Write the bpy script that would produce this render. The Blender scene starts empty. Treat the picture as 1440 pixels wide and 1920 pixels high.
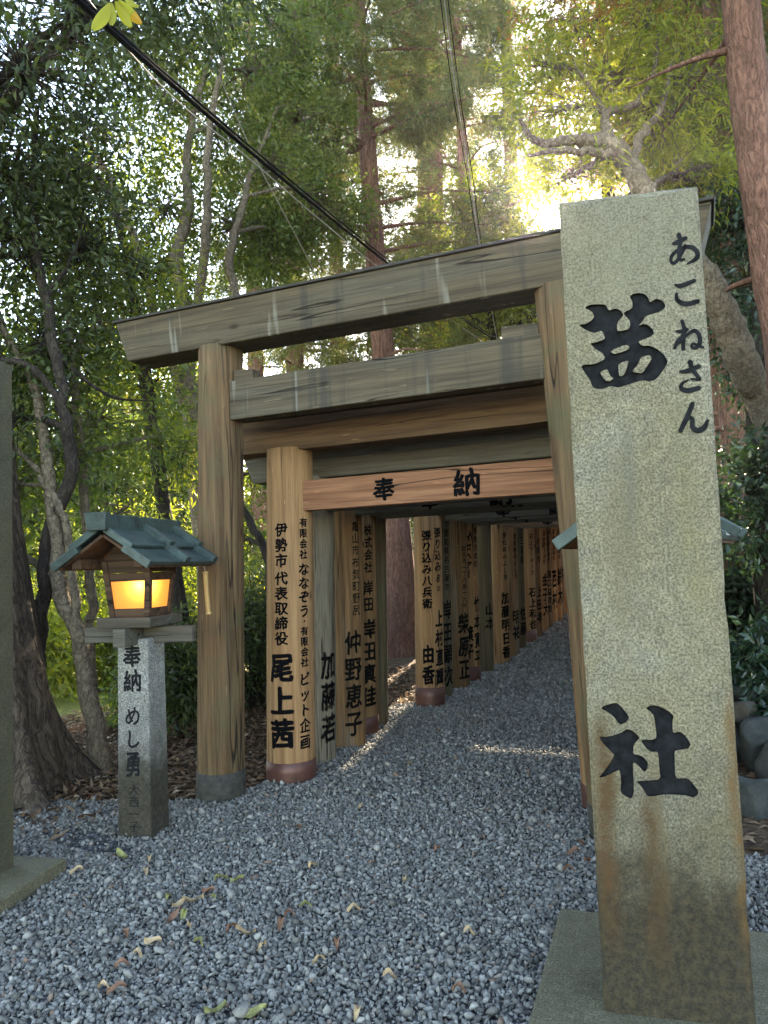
import bpy, bmesh, math, random
import numpy as np
from mathutils import Vector, Matrix, geometry

scene = bpy.context.scene
COL = scene.collection
rad = math.radians

# ------------------------------------------------------------------ camera
FPX = 1400.0                       # focal length in pixels of a 1440 x 1920 frame
YAW, PITCH, ROLL, EYE = rad(23), rad(4), rad(2.2), 1.6
_fh = np.array([-math.sin(YAW), math.cos(YAW), 0.0])
_r0 = np.array([math.cos(YAW), math.sin(YAW), 0.0])
_up = np.array([0, 0, 1.0])
CF = math.cos(PITCH) * _fh + math.sin(PITCH) * _up
_u0 = math.cos(PITCH) * _up - math.sin(PITCH) * _fh
CR = math.cos(ROLL) * _r0 - math.sin(ROLL) * _u0
CU = math.sin(ROLL) * _r0 + math.cos(ROLL) * _u0
CC = np.array([0, 0, EYE])
cam_data = bpy.data.cameras.new("camera")
cam = bpy.data.objects.new("camera", cam_data)
COL.objects.link(cam)
cam_data.sensor_fit = 'VERTICAL'
cam_data.sensor_height = 36.0
cam_data.sensor_width = 27.0
cam_data.lens = 36.0 * FPX / 1920.0
cam_data.clip_start, cam_data.clip_end = 0.05, 2000
cam.matrix_world = Matrix(((CR[0], CU[0], -CF[0], CC[0]), (CR[1], CU[1], -CF[1], CC[1]),
                           (CR[2], CU[2], -CF[2], CC[2]), (0, 0, 0, 1)))
scene.camera = cam
scene.render.resolution_x, scene.render.resolution_y = 768, 1024


def at(px, py, d):
    """World point seen at photo pixel (px, py), d metres ahead of the lens."""
    return CC + (CF * FPX + CR * (px - 720) - CU * (py - 960)) * (d / FPX)


# ------------------------------------------------------------------ sky, sun, exposure
SUN_AZ, SUN_EL = rad(9.35), rad(23.9)      # azimuth to the left of +Y
SUN = Vector((-math.sin(SUN_AZ) * math.cos(SUN_EL), math.cos(SUN_AZ) * math.cos(SUN_EL), math.sin(SUN_EL)))
world = bpy.data.worlds.new("World")
scene.world = world
world.use_nodes = True
wn = world.node_tree
wn.nodes.clear()
sky = wn.nodes.new('ShaderNodeTexSky')
sky.sky_type = 'NISHITA'
sky.sun_disc = False
sky.sun_elevation = SUN_EL
sky.sun_rotation = (2 * math.pi - SUN_AZ)
sky.altitude = 50
sky.air_density = 1.0
sky.dust_density = .35
sky.ozone_density = 1.0
bg = wn.nodes.new('ShaderNodeBackground')
bg.inputs[1].default_value = 0.15
wn.links.new(sky.outputs[0], bg.inputs[0])
# the bright sun and its aureole in the sky
tc = wn.nodes.new('ShaderNodeTexCoord')
dot = wn.nodes.new('ShaderNodeVectorMath'); dot.operation = 'DOT_PRODUCT'
nrm = wn.nodes.new('ShaderNodeVectorMath'); nrm.operation = 'NORMALIZE'
wn.links.new(tc.outputs['Generated'], nrm.inputs[0])
wn.links.new(nrm.outputs[0], dot.inputs[0])
dot.inputs[1].default_value = SUN
mr = wn.nodes.new('ShaderNodeMapRange')
mr.inputs[1].default_value = math.cos(rad(1.5)); mr.inputs[2].default_value = math.cos(rad(0.7))
mr.inputs[3].default_value = 0.0; mr.inputs[4].default_value = 12.0
wn.links.new(dot.outputs['Value'], mr.inputs[0])
bg2 = wn.nodes.new('ShaderNodeBackground')
bg2.inputs[0].default_value = (1, 0.93, 0.78, 1)
wn.links.new(mr.outputs[0], bg2.inputs[1])
addw = wn.nodes.new('ShaderNodeAddShader')
wout = wn.nodes.new('ShaderNodeOutputWorld')
wn.links.new(bg.outputs[0], addw.inputs[0]); wn.links.new(bg2.outputs[0], addw.inputs[1])
wn.links.new(addw.outputs[0], wout.inputs[0])

sun_data = bpy.data.lights.new("sun", 'SUN')
sun_data.energy = 5.0
sun_data.angle = rad(0.5)
sun_data.color = (1.0, 0.92, 0.78)
sun = bpy.data.objects.new("sun", sun_data)
COL.objects.link(sun)
sun.rotation_euler = (-SUN).to_track_quat('-Z', 'Y').to_euler()
sun.location = (0, 0, 30)

scene.view_settings.view_transform = 'Standard'
scene.view_settings.look = 'None'
scene.view_settings.gamma = 1.0
scene.view_settings.exposure = 3.0
scene.view_settings.use_white_balance = True
scene.view_settings.white_balance_temperature = 7700
scene.view_settings.white_balance_tint = 10
scene.cycles.max_bounces = 9
scene.cycles.diffuse_bounces = 6
scene.cycles.transmission_bounces = 4
scene.cycles.sample_clamp_indirect = 6.0

# ------------------------------------------------------------------ helpers
def tag(o, label=None, cat=None, group=None, kind=None):
    if label: o['label'] = label
    if cat: o['category'] = cat
    if group: o['group'] = group
    if kind: o['kind'] = kind
    return o


def empty(name, loc, rz=0.0):
    o = bpy.data.objects.new(name, None)
    COL.objects.link(o)
    o.location = loc
    o.rotation_euler = (0, 0, rz)
    o.empty_display_size = 0.1
    return o


def mesh_obj(name, verts, faces, mat, parent=None, smooth=False, loc=None, rnd=None):
    """faces: list of tuples, or list of equally sized int arrays (n, k)."""
    me = bpy.data.meshes.new(name)
    verts = np.asarray(verts, dtype=np.float32).reshape(-1, 3)
    if isinstance(faces, np.ndarray): faces = [faces]
    if len(faces) and isinstance(faces[0], np.ndarray) and faces[0].ndim == 2:
        tot = np.concatenate([np.full(len(f), f.shape[1], dtype=np.int32) for f in faces])
        idx = np.concatenate([f.reshape(-1) for f in faces]).astype(np.int32)
    else:
        tot = np.array([len(f) for f in faces], dtype=np.int32)
        idx = np.array([i for f in faces for i in f], dtype=np.int32)
    me.vertices.add(len(verts)); me.vertices.foreach_set('co', verts.ravel())
    me.loops.add(len(idx)); me.loops.foreach_set('vertex_index', idx)
    me.polygons.add(len(tot))
    st = np.zeros(len(tot), dtype=np.int32); st[1:] = np.cumsum(tot)[:-1]
    me.polygons.foreach_set('loop_start', st)
    me.polygons.foreach_set('loop_total', tot)
    if smooth: me.polygons.foreach_set('use_smooth', np.ones(len(tot), dtype=bool))
    if rnd is not None:
        a = me.attributes.new('rnd', 'FLOAT', 'POINT')
        a.data.foreach_set('value', np.asarray(rnd, dtype=np.float32))
    me.update(calc_edges=True)
    me.validate()
    for m in (mat if isinstance(mat, (list, tuple)) else [mat]): me.materials.append(m)
    o = bpy.data.objects.new(name, me)
    COL.objects.link(o)
    if parent: o.parent = parent
    if loc is not None: o.location = loc
    return o


def bm_obj(name, bm, mat, parent=None, smooth=False, loc=None):
    me = bpy.data.meshes.new(name)
    bmesh.ops.recalc_face_normals(bm, faces=bm.faces)
    if smooth:
        for f in bm.faces: f.smooth = True
    bm.to_mesh(me); bm.free()
    for m in (mat if isinstance(mat, (list, tuple)) else [mat]): me.materials.append(m)
    o = bpy.data.objects.new(name, me)
    COL.objects.link(o)
    if parent: o.parent = parent
    if loc is not None: o.location = loc
    return o


def add_hexa(bm, pts, bevel=0.006, segs=1):
    """pts: 8 points, bottom 4 then top 4, counter-clockwise from above."""
    vs = [bm.verts.new(p) for p in pts]
    fs = [bm.faces.new([vs[i] for i in q]) for q in
          ((3, 2, 1, 0), (4, 5, 6, 7), (0, 1, 5, 4), (1, 2, 6, 5), (2, 3, 7, 6), (3, 0, 4, 7))]
    if bevel > 0:
        es = list({e for f in fs for e in f.edges})
        bmesh.ops.bevel(bm, geom=es, offset=bevel, segments=segs, affect='EDGES', profile=0.5)


def add_box(bm, x0, x1, y0, y1, z0, z1, bevel=0.006):
    add_hexa(bm, [(x0, y0, z0), (x1, y0, z0), (x1, y1, z0), (x0, y1, z0),
                  (x0, y0, z1), (x1, y0, z1), (x1, y1, z1), (x0, y1, z1)], bevel)


def box_obj(name, dims, mat, parent=None, bevel=0.006):
    bm = bmesh.new(); add_box(bm, *dims, bevel)
    return bm_obj(name, bm, mat, parent)


def smooth_curve(pts, rr, n):
    """Catmull-Rom through pts, n samples per span."""
    P = np.asarray(pts, float); R = np.asarray(rr, float)
    if len(P) < 3:
        t = np.linspace(0, 1, n + 1)[:, None]
        return P[0] * (1 - t) + P[-1] * t, R[0] * (1 - t[:, 0]) + R[-1] * t[:, 0]
    Q = np.vstack([2 * P[0] - P[1], P, 2 * P[-1] - P[-2]])
    out, ro = [], []
    for i in range(len(P) - 1):
        p0, p1, p2, p3 = Q[i:i + 4]
        for t in np.linspace(0, 1, n, endpoint=False):
            out.append(.5 * ((2 * p1) + (-p0 + p2) * t + (2 * p0 - 5 * p1 + 4 * p2 - p3) * t * t + (-p0 + 3 * p1 - 3 * p2 + p3) * t ** 3))
            ro.append(R[i] * (1 - t) + R[i + 1] * t)
    out.append(P[-1]); ro.append(R[-1])
    return np.array(out), np.array(ro)


def tube(P, R, n=8, rng=None, rough=0.0, cap=True):
    P = np.asarray(P, float); R = np.asarray(R, float)
    T = np.gradient(P, axis=0); T /= np.linalg.norm(T, axis=1)[:, None] + 1e-9
    ref = np.array([0.0, 0, 1]) if abs(T[0, 2]) < .8 else np.array([1.0, 0, 0])
    V = []
    A = np.linspace(0, 2 * np.pi, n, endpoint=False)
    lump = np.ones((len(P), n))
    if rng is not None and rough > 0:
        base = rng.normal(0, rough, n)
        for i in range(len(P)):
            base = .8 * base + .6 * rng.normal(0, rough, n)
            lump[i] += base
    for i in range(len(P)):
        a = np.cross(T[i], ref); a /= np.linalg.norm(a) + 1e-9
        b = np.cross(a, T[i]); ref = b
        V.append(P[i] + (np.cos(A)[:, None] * a + np.sin(A)[:, None] * b) * (R[i] * lump[i])[:, None])
    V = np.concatenate(V)
    i = np.arange(len(P) - 1)[:, None] * n; j = np.arange(n)[None]
    F = np.stack([i + j, i + (j + 1) % n, i + n + (j + 1) % n, i + n + j], -1).reshape(-1, 4)
    return V, F


def batch_tubes(P0, P1, P2, r0, r2, n=3):
    """Many thin three-point tubes at once."""
    m = len(P0)
    d = P2 - P0; d /= np.linalg.norm(d, axis=1)[:, None] + 1e-9
    ref = np.tile(np.array([[.37, .61, .7]]), (m, 1))
    a = np.cross(d, ref); a /= np.linalg.norm(a, axis=1)[:, None] + 1e-9
    b = np.cross(d, a)
    A = np.linspace(0, 2 * np.pi, n, endpoint=False)
    off = np.cos(A)[None, :, None] * a[:, None] + np.sin(A)[None, :, None] * b[:, None]
    r0 = np.broadcast_to(r0, m)[:, None, None]; r2 = np.broadcast_to(r2, m)[:, None, None]
    V = np.stack([P0[:, None] + off * r0, P1[:, None] + off * (r0 + r2) * .5, P2[:, None] + off * r2], 1)
    base = (np.arange(m) * 3 * n)[:, None, None]
    k = np.arange(2)[None, :, None] * n; j = np.arange(n)[None, None]
    F = np.stack([base + k + j, base + k + (j + 1) % n, base + k + n + (j + 1) % n, base + k + n + j], -1).reshape(-1, 4)
    return V.reshape(-1, 3), F


class Geo:
    """Collects vertices, quads and tris."""
    def __init__(s): s.v, s.f, s.n = [], [], 0
    def add(s, V, F):
        s.v.append(V); s.f.append(np.asarray(F) + s.n); s.n += len(V)
    def build(s, name, mat, parent=None, smooth=True):
        return mesh_obj(name, np.concatenate(s.v), s.f, mat, parent, smooth)


# ------------------------------------------------------------------ materials
class NT:
    def __init__(s, name):
        s.m = bpy.data.materials.new(name); s.m.use_nodes = True
        s.t = s.m.node_tree; s.t.nodes.clear()
        s.out = s.t.nodes.new('ShaderNodeOutputMaterial')
    def n(s, typ, ins=None, **props):
        nd = s.t.nodes.new('ShaderNode' + typ)
        for k, v in props.items(): setattr(nd, k, v)
        for k, v in (ins or {}).items():
            sk = nd.inputs[k]
            if hasattr(v, 'is_linked'): s.t.links.new(v, sk)
            elif isinstance(v, (tuple, list)) and len(v) == 3 and sk.type == 'RGBA': sk.default_value = (*v, 1)
            else: sk.default_value = v
        return nd
    def coord(s, kind='Object'): return s.n('TexCoord').outputs[kind]
    def mapping(s, vec, scale, rot=(0, 0, 0)):
        return s.n('Mapping', {'Vector': vec, 'Scale': scale, 'Rotation': rot}).outputs[0]
    def noise(s, vec, scale, detail=4, rough=.55, dist=0.0):
        return s.n('TexNoise', {'Vector': vec, 'Scale': scale, 'Detail': detail, 'Roughness': rough, 'Distortion': dist}).outputs[0]
    def voro(s, vec, scale, feature='F1', out='Distance'):
        return s.n('TexVoronoi', {'Vector': vec, 'Scale': scale}, feature=feature).outputs[out]
    def ramp(s, fac, stops):
        nd = s.n('ValToRGB', {'Fac': fac}); e = nd.color_ramp.elements
        while len(e) < len(stops): e.new(.5)
        for q, (p, c) in zip(e, stops):
            q.position = p
            q.color = (*c, 1) if isinstance(c, (tuple, list)) else (c, c, c, 1)
        return nd.outputs[0]
    def mix(s, fac, a, b, mode='MIX'):
        nd = s.n('MixRGB', {0: fac, 1: a, 2: b}, blend_type=mode)
        return nd.outputs[0]
    def math(s, op, a, b=0.0, clamp=False):
        return s.n('Math', {0: a, 1: b}, operation=op, use_clamp=clamp).outputs[0]
    def bump(s, h, strength=.4, dist=.01):
        return s.n('Bump', {'Height': h, 'Strength': strength, 'Distance': dist}).outputs[0]
    def principled(s, color, rough=.7, normal=None, spec=.4, **kw):
        ins = {'Base Color': color, 'Roughness': rough, 'Specular IOR Level': spec}
        if normal is not None: ins['Normal'] = normal
        ins.update(kw)
        return s.n('BsdfPrincipled', ins).outputs[0]
    def finish(s, sh): s.t.links.new(sh, s.out.inputs[0]); return s.m
    def rand(s): return s.n('ObjectInfo').outputs['Random']
    def shifted(s):
        """Object coordinates shifted by a per-object random amount."""
        r = s.math('MULTIPLY', s.rand(), 53.0)
        return s.n('VectorMath', {0: s.coord(), 1: s.n('CombineXYZ', {0: r, 1: r, 2: r}).outputs[0]}, operation='ADD').outputs[0]


def wood(name, light, dark, axis, grey=0.0, greycol=(.20, .19, .165), moss=0.0, stain=0.0, vary=.35, rough=.8, crack=.5):
    """Weathered cedar with grain along the given axis (0 = x, 2 = z)."""
    k = NT(name)
    v = k.shifted()
    sc = [26, 26, 26]; sc[axis] = .9
    sf = [150, 150, 150]; sf[axis] = 3.0
    sl = [4, 4, 4]; sl[axis] = .5
    g = k.noise(k.mapping(v, sc), 1, 5, .6, .4)
    f = k.noise(k.mapping(v, sf), 1, 3, .6)
    l = k.noise(k.mapping(v, sl), 1, 3, .6)
    c = k.mix(k.ramp(g, [(.34, 0.0), (.66, 1.0)]), dark, light)
    c = k.mix(.5, c, k.ramp(f, [(.3, .45), (.7, 1.2)]), 'MULTIPLY')
    # per-object tone
    rv = k.rand()
    c = k.mix(1.0, c, k.ramp(rv, [(0, 1 - vary), (1, 1.0)]), 'MULTIPLY')
    if grey > 0:
        patch = k.ramp(k.math('ADD', l, grey - .5), [(.42, 0.0), (.62, 1.0)])
        gc = k.mix(k.ramp(f, [(.3, 0.0), (.7, 1.0)]), tuple(x * .45 for x in greycol), greycol)
        c = k.mix(k.math('MULTIPLY', patch, .85), c, gc)
    if moss > 0:
        mm = k.noise(v, 2.6, 5, .65, .6)
        mk = k.ramp(k.math('ADD', mm, moss - .5), [(.48, 0.0), (.66, 1.0)])
        c = k.mix(k.math('MULTIPLY', mk, .7), c, (.078, .076, .036))
    if stain > 0:
        st = k.noise(k.mapping(v, (7, 7, .35)), 1, 4, .6)
        c = k.mix(k.math('MULTIPLY', k.ramp(st, [(.56, 0.0), (.66, 1.0)]), stain), c, (.03, .03, .026))
        st2 = k.noise(k.mapping(v, (11, 11, .6)), 1, 2, .5)
        c = k.mix(k.math('MULTIPLY', k.ramp(st2, [(.64, 0.0), (.72, 1.0)]), stain * .8), c, (.27, .26, .22))
    ck = k.noise(k.mapping(v, [x * 1.7 for x in sc]), 1, 2, .5, .3)
    ckm = k.ramp(ck, [(.29, 1.0), (.34, 0.0)])
    c = k.mix(k.math('MULTIPLY', ckm, crack), c, (.02, .015, .01))
    # long drying splits
    ss = [11, 11, 11]; ss[axis] = .45
    sp = k.math('ABSOLUTE', k.math('SUBTRACT', k.noise(k.mapping(v, ss), 1, 2, .4, .15), .5))
    gate = k.ramp(k.noise(k.mapping(v, sl), 1, 2, .5), [(.48, 0.0), (.56, 1.0)])
    spm = k.math('MULTIPLY', k.ramp(sp, [(.004, 1.0), (.012, 0.0)]), gate)
    c = k.mix(k.math('MULTIPLY', spm, .92), c, (.008, .006, .004))
    # knots
    sk = [5, 5, 5]; sk[axis] = 2.2
    vo = k.n('TexVoronoi', {'Vector': k.mapping(v, sk), 'Scale': 1.0}).outputs
    kn = k.math('MULTIPLY', k.ramp(vo['Distance'], [(.05, 1.0), (.12, 0.0)]), k.ramp(k.n('SeparateXYZ', {0: vo['Color']}).outputs[0], [(.72, 0.0), (.76, 1.0)]))
    c = k.mix(k.math('MULTIPLY', kn, .75), c, tuple(x * .22 for x in dark))
    # short pale scuffs
    sw = [48, 48, 48]; sw[axis] = 5
    sc_ = k.ramp(k.noise(k.mapping(v, sw), 1, 2, .5), [(.71, 0.0), (.75, 1.0)])
    c = k.mix(k.math('MULTIPLY', sc_, .45), c, tuple(min(1, x * 1.9) for x in light))
    h = k.math('SUBTRACT', k.math('ADD', k.math('MULTIPLY', g, .6), k.math('MULTIPLY', f, .5)), k.math('ADD', k.math('MULTIPLY', ckm, crack), k.math('MULTIPLY', spm, 2.0)))
    return k.finish(k.principled(c, rough, k.bump(h, .6, .006), .25))


def leaf_mat(name, cols, trans=.4, tcol=None, rough=.5, spec=.4):
    k = NT(name)
    a = k.n('Attribute', attribute_name='rnd').outputs['Fac']
    c = k.ramp(a, [(i / max(1, len(cols) - 1), q) for i, q in enumerate(cols)])
    tc_ = k.mix(1.0, c, tcol or (1.6, 1.75, .7), 'MULTIPLY')
    p = k.principled(c, rough, None, spec)
    t = k.n('BsdfTranslucent', {'Color': tc_}).outputs[0]
    return k.finish(k.n('MixShader', {0: trans, 1: p, 2: t}).outputs[0])


def bark_mat(name, light, dark, ridge=14.0, along=.12, moss=0.0):
    """Fissured bark: long broken vertical ridges."""
    k = NT(name)
    v = k.coord()
    wob = k.n('TexNoise', {'Vector': v, 'Scale': 2.5, 'Detail': 4, 'Roughness': .6}).outputs['Color']
    w = k.n('VectorMath', {0: v, 1: k.n('VectorMath', {0: wob, 'Scale': .16}, operation='SCALE').outputs[0]}, operation='ADD').outputs[0]
    a = k.noise(k.mapping(w, (ridge, ridge, ridge * along)), 1, 3, .5, .2)
    ridge_ = k.math('ABSOLUTE', k.math('SUBTRACT', a, .5))              # thin dark fissures where the noise crosses .5
    b = k.noise(k.mapping(w, (ridge * 2.4, ridge * 2.4, ridge * along * 2.2)), 1, 3, .6)
    r2 = k.math('ABSOLUTE', k.math('SUBTRACT', b, .5))
    h = k.math('ADD', k.ramp(ridge_, [(.0, 0.0), (.09, 1.0)]), k.math('MULTIPLY', k.ramp(r2, [(.0, 0.0), (.08, 1.0)]), .5))
    f = k.noise(k.mapping(v, (34, 34, 12)), 1, 5, .7)
    l = k.noise(v, 1.6, 4, .6)
    c = k.mix(k.math('MULTIPLY', h, .66), dark, light)
    c = k.mix(.7, c, k.ramp(f, [(.3, .45), (.7, 1.3)]), 'MULTIPLY')
    c = k.mix(.5, c, k.ramp(l, [(.3, .55), (.7, 1.2)]), 'MULTIPLY')
    if moss:
        mk = k.ramp(k.math('ADD', k.noise(v, 2.1, 5, .65), moss - .5), [(.45, 0.0), (.62, 1.0)])
        c = k.mix(k.math('MULTIPLY', mk, .6), c, (.06, .07, .04))
    return k.finish(k.principled(c, .9, k.bump(k.math('ADD', h, k.math('MULTIPLY', f, .6)), .7, .015), .15))


def granite(name, base=(.34, .33, .29), algae=.5, dirt=True, streaks=()):
    k = NT(name)
    v = k.coord()
    sp = k.noise(v, 120, 3, .8)
    sp2 = k.voro(v, 150)
    c = k.mix(k.ramp(sp, [(.40, 0.0), (.60, 1.0)]), tuple(x * .42 for x in base), tuple(min(1, x * 1.5) for x in base))
    c = k.mix(k.ramp(sp2, [(.10, 1.0), (.22, 0.0)]), c, (.03, .03, .027))
    big = k.noise(v, 2.2, 5, .6, .5)
    fine = k.noise(v, 9, 5, .7, .3)
    mid = k.noise(v, 34, 4, .7)
    c = k.mix(.75, c, k.ramp(fine, [(.3, .55), (.7, 1.2)]), 'MULTIPLY')
    c = k.mix(.6, c, k.ramp(mid, [(.32, .55), (.68, 1.3)]), 'MULTIPLY')
    if algae:
        am = k.ramp(k.math('ADD', k.math('ADD', k.math('MULTIPLY', big, .7), k.math('MULTIPLY', fine, .3)), algae - .5), [(.36, 0.0), (.66, 1.0)])
        c = k.mix(k.math('MULTIPLY', am, .8), c, k.mix(.6, c, (.60, .50, .20), 'MULTIPLY'))
        c = k.mix(k.math('MULTIPLY', am, .25), c, (.12, .10, .045))
    xyz = k.n('SeparateXYZ', {0: v}).outputs
    if dirt:
        zz = k.math('ADD', xyz[2], k.math('MULTIPLY', k.math('SUBTRACT', k.noise(v, 5.5, 5, .65), .5), .55))
        low = k.ramp(k.math('MULTIPLY', zz, 1.0), [(.34, 1.0), (.44, .9), (.54, .5), (1.0, 0.0)])
        dc = k.mix(k.ramp(k.noise(v, 38, 5, .75), [(.42, 0.0), (.62, 1.0)]), (.011, .009, .005), (.045, .032, .015))
        c = k.mix(k.math('MULTIPLY', low, .92), c, dc)
        # round lichen spots near the foot
        vo = k.n('TexVoronoi', {'Vector': v, 'Scale': 9.0}).outputs
        spot = k.ramp(vo['Distance'], [(.22, 1.0), (.34, 0.0)])
        pick = k.ramp(k.n('SeparateXYZ', {0: vo['Color']}).outputs[0], [(.62, 0.0), (.66, 1.0)])
        zone = k.ramp(xyz[2], [(.35, 1.0), (.62, 0.0)])
        c = k.mix(k.math('MULTIPLY', k.math('MULTIPLY', spot, pick), k.math('MULTIPLY', zone, .7)), c, (.05, .045, .032))
    for (x0, wdt, ztop, zbot, amt, colr) in streaks:
        xx = k.math('ADD', xyz[0], k.math('MULTIPLY', k.math('SUBTRACT', k.noise(k.mapping(v, (5, 5, 3.5)), 1, 6, .7), .5), .11))
        dx = k.math('ABSOLUTE', k.math('SUBTRACT', xx, x0))
        m = k.n('MapRange', {0: dx, 1: wdt, 2: wdt * .15, 3: 0.0, 4: 1.0}, clamp=True).outputs[0]
        u = k.n('MapRange', {0: xyz[2], 1: ztop, 2: ztop - .12, 3: 0.0, 4: 1.0}, clamp=True).outputs[0]
        d = k.n('MapRange', {0: xyz[2], 1: zbot - .2, 2: zbot + .1, 3: 0.0, 4: 1.0}, clamp=True).outputs[0]
        br = k.ramp(k.math('ADD', k.math('MULTIPLY', fine, .5), k.math('MULTIPLY', mid, .5)), [(.36, .15), (.58, 1.0)])
        c = k.mix(k.math('MULTIPLY', k.math('MULTIPLY', m, br), k.math('MULTIPLY', k.math('MULTIPLY', u, d), amt)), c, colr)
    return k.finish(k.principled(c, .85, k.bump(k.math('ADD', sp, k.math('MULTIPLY', fine, .6)), .35, .003), .3))


def plain(name, col, rough=.6, spec=.4, var=.0, scale=12, metal=0.0, bump=.0):
    k = NT(name)
    v = k.shifted()
    c = col
    nrm_ = None
    if var:
        nz = k.noise(v, scale, 5, .65)
        c = k.mix(k.ramp(nz, [(.3, 0.0), (.7, 1.0)]), tuple(x * (1 - var) for x in col), tuple(min(1, x * (1 + var)) for x in col))
        if bump: nrm_ = k.bump(nz, bump, .004)
    return k.finish(k.principled(c, rough, nrm_, spec, Metallic=metal))


def copper_patina():
    k = NT('copper_patina')
    v = k.shifted()
    a = k.noise(v, 9, 5, .7, .4)
    b = k.noise(k.mapping(v, (30, 30, 30)), 1, 3, .6)
    c = k.mix(k.ramp(a, [(.32, 0.0), (.62, 1.0)]), (.022, .034, .032), (.058, .092, .084))
    c = k.mix(.5, c, k.ramp(b, [(.3, .6), (.7, 1.2)]), 'MULTIPLY')
    return k.finish(k.principled(c, .5, k.bump(b, .15, .003), .5, Metallic=.15))


M = {}
M['post_fresh'] = wood('post_fresh', (.385, .222, .105), (.225, .115, .052), 2, grey=.12, moss=.06, vary=.25, crack=.45)
M['post_brown'] = wood('post_brown', (.27, .155, .07), (.12, .062, .027), 2, grey=.35, moss=.18, vary=.4, crack=.6)
M['post_grey'] = wood('post_grey', (.20, .155, .10), (.045, .034, .022), 2, grey=.62, moss=0, vary=.2, greycol=(.30, .25, .18), crack=.95)
M['post_moss'] = wood('post_moss', (.16, .115, .065), (.065, .046, .026), 2, grey=.4, greycol=(.13, .115, .08), moss=.5, vary=.3, crack=.6)
M['post_main'] = wood('post_main', (.19, .115, .058), (.075, .042, .02), 2, grey=.33, moss=.5, vary=.1, greycol=(.105, .093, .062), crack=.5)
M['beam_main'] = wood('beam_main', (.118, .09, .056), (.055, .041, .025), 0, grey=.45, moss=.3, stain=.6, vary=.1, greycol=(.112, .097, .07), crack=.35)
M['beam_red'] = wood('beam_red', (.33, .155, .082), (.18, .075, .036), 0, grey=.05, vary=.15, crack=.35)
M['beam_brown'] = wood('beam_brown', (.21, .125, .068), (.095, .052, .028), 0, grey=.25, moss=.1, vary=.35, crack=.5)
M['beam_grey'] = wood('beam_grey', (.145, .125, .095), (.05, .042, .032), 0, grey=.6, moss=.3, vary=.3, greycol=(.155, .135, .10), crack=.8)
M['beam_lichen'] = wood('beam_lichen', (.42, .40, .34), (.22, .2, .16), 0, grey=.8, vary=.1, greycol=(.46, .44, .38), crack=.3)
M['lamp_wood'] = wood('lamp_wood', (.13, .075, .045), (.06, .033, .02), 0, grey=.2, vary=.25, crack=.3)
M['lamp_wood_grey'] = wood('lamp_wood_grey', (.125, .105, .078), (.06, .05, .037), 0, grey=.5, moss=.25, vary=.15, greycol=(.14, .13, .105), crack=.4)
M['bamboo'] = wood('bamboo', (.50, .32, .13), (.38, .22, .08), 2, vary=.05, crack=0.05, rough=.5)
def ink_material(name, wear, col):
    """Brushed ink with flecks worn away along the grain."""
    k = NT(name)
    v = k.shifted()
    f = k.noise(k.mapping(v, (170, 170, 22)), 1, 3, .7)
    l = k.noise(v, 5, 4, .6)
    keep = k.ramp(k.math('ADD', k.math('MULTIPLY', f, .6), k.math('MULTIPLY', l, .4)), [(wear - .05, 0.0), (wear + .05, 1.0)])
    p = k.principled(col, .95, None, .05)
    t = k.n('BsdfTransparent').outputs[0]
    return k.finish(k.n('MixShader', {0: k.math('ADD', k.math('MULTIPLY', keep, .8), .18), 1: t, 2: p}).outputs[0])


M['ink'] = ink_material('ink', .38, (.0045, .0045, .005))
M['ink_worn'] = ink_material('ink_worn', .47, (.007, .0065, .006))
M['ink_faded'] = plain('ink_faded', (.045, .04, .035), .8, .2, .4, 40)
M['engraved'] = plain('engraved', (.012, .0125, .014), .9, .1, .6, 30, bump=.3)
M['engraved_faded'] = plain('engraved_faded', (.012, .011, .010), .85, .2, .3, 40)
M['copper'] = copper_patina()
M['copper_brown'] = plain('copper_brown', (.10, .042, .032), .45, .5, .3, 8, .35)
M['copper_grey'] = plain('copper_grey', (.043, .041, .034), .75, .3, .5, 22, .1)
M['cap_dark'] = plain('cap_dark', (.03, .026, .022), .7, .3, .4, 14)
M['stone_marker'] = granite('stone_marker', (.245, .225, .178), .58, True,
                            [(-.185, .035, 1.05, .55, .85, (.05, .034, .013)), (-.195, .055, .98, .35, .95, (.075, .036, .011)),
                             (-.045, .052, .80, .28, .95, (.06, .032, .011)), (-.02, .035, .9, .5, .5, (.1, .075, .035)),
                             (-.05, .04, 2.02, 1.55, .6, (.085, .08, .06)), (-.10, .06, 1.95, 1.2, .45, (.12, .1, .06)),
                             (.225, .035, 1.1, .3, .9, (.11, .058, .018)), (.13, .07, 2.1, 1.3, .3, (.14, .13, .05)),
                             (0, .5, 3.1, 2.45, .5, (.15, .145, .11))])
M['stone_lamp'] = granite('stone_lamp', (.29, .285, .265), .38, True)
M['stone_old'] = granite('stone_old', (.075, .072, .055), .6, False)
M['plinth'] = granite('plinth', (.16, .152, .125), .72, False)
M['paper'] = None
M['bark_big'] = bark_mat('bark_big', (.11, .08, .058), (.024, .018, .014), 16, .16, .2)
M['bark_cedar'] = bark_mat('bark_cedar', (.27, .14, .10), (.10, .05, .038), 26, .05)
M['bark_pale'] = bark_mat('bark_pale', (.21, .165, .115), (.10, .078, .055), 16, .8, .25)
M['bark_dark'] = bark_mat('bark_dark', (.065, .052, .042), (.025, .02, .018), 26, .3, .1)
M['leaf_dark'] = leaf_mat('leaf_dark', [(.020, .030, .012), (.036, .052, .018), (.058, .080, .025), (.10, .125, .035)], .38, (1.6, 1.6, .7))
M['leaf_mid'] = leaf_mat('leaf_mid', [(.04, .06, .018), (.07, .10, .027), (.11, .145, .036), (.17, .19, .045)], .48, (1.7, 1.7, .65))
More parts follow.
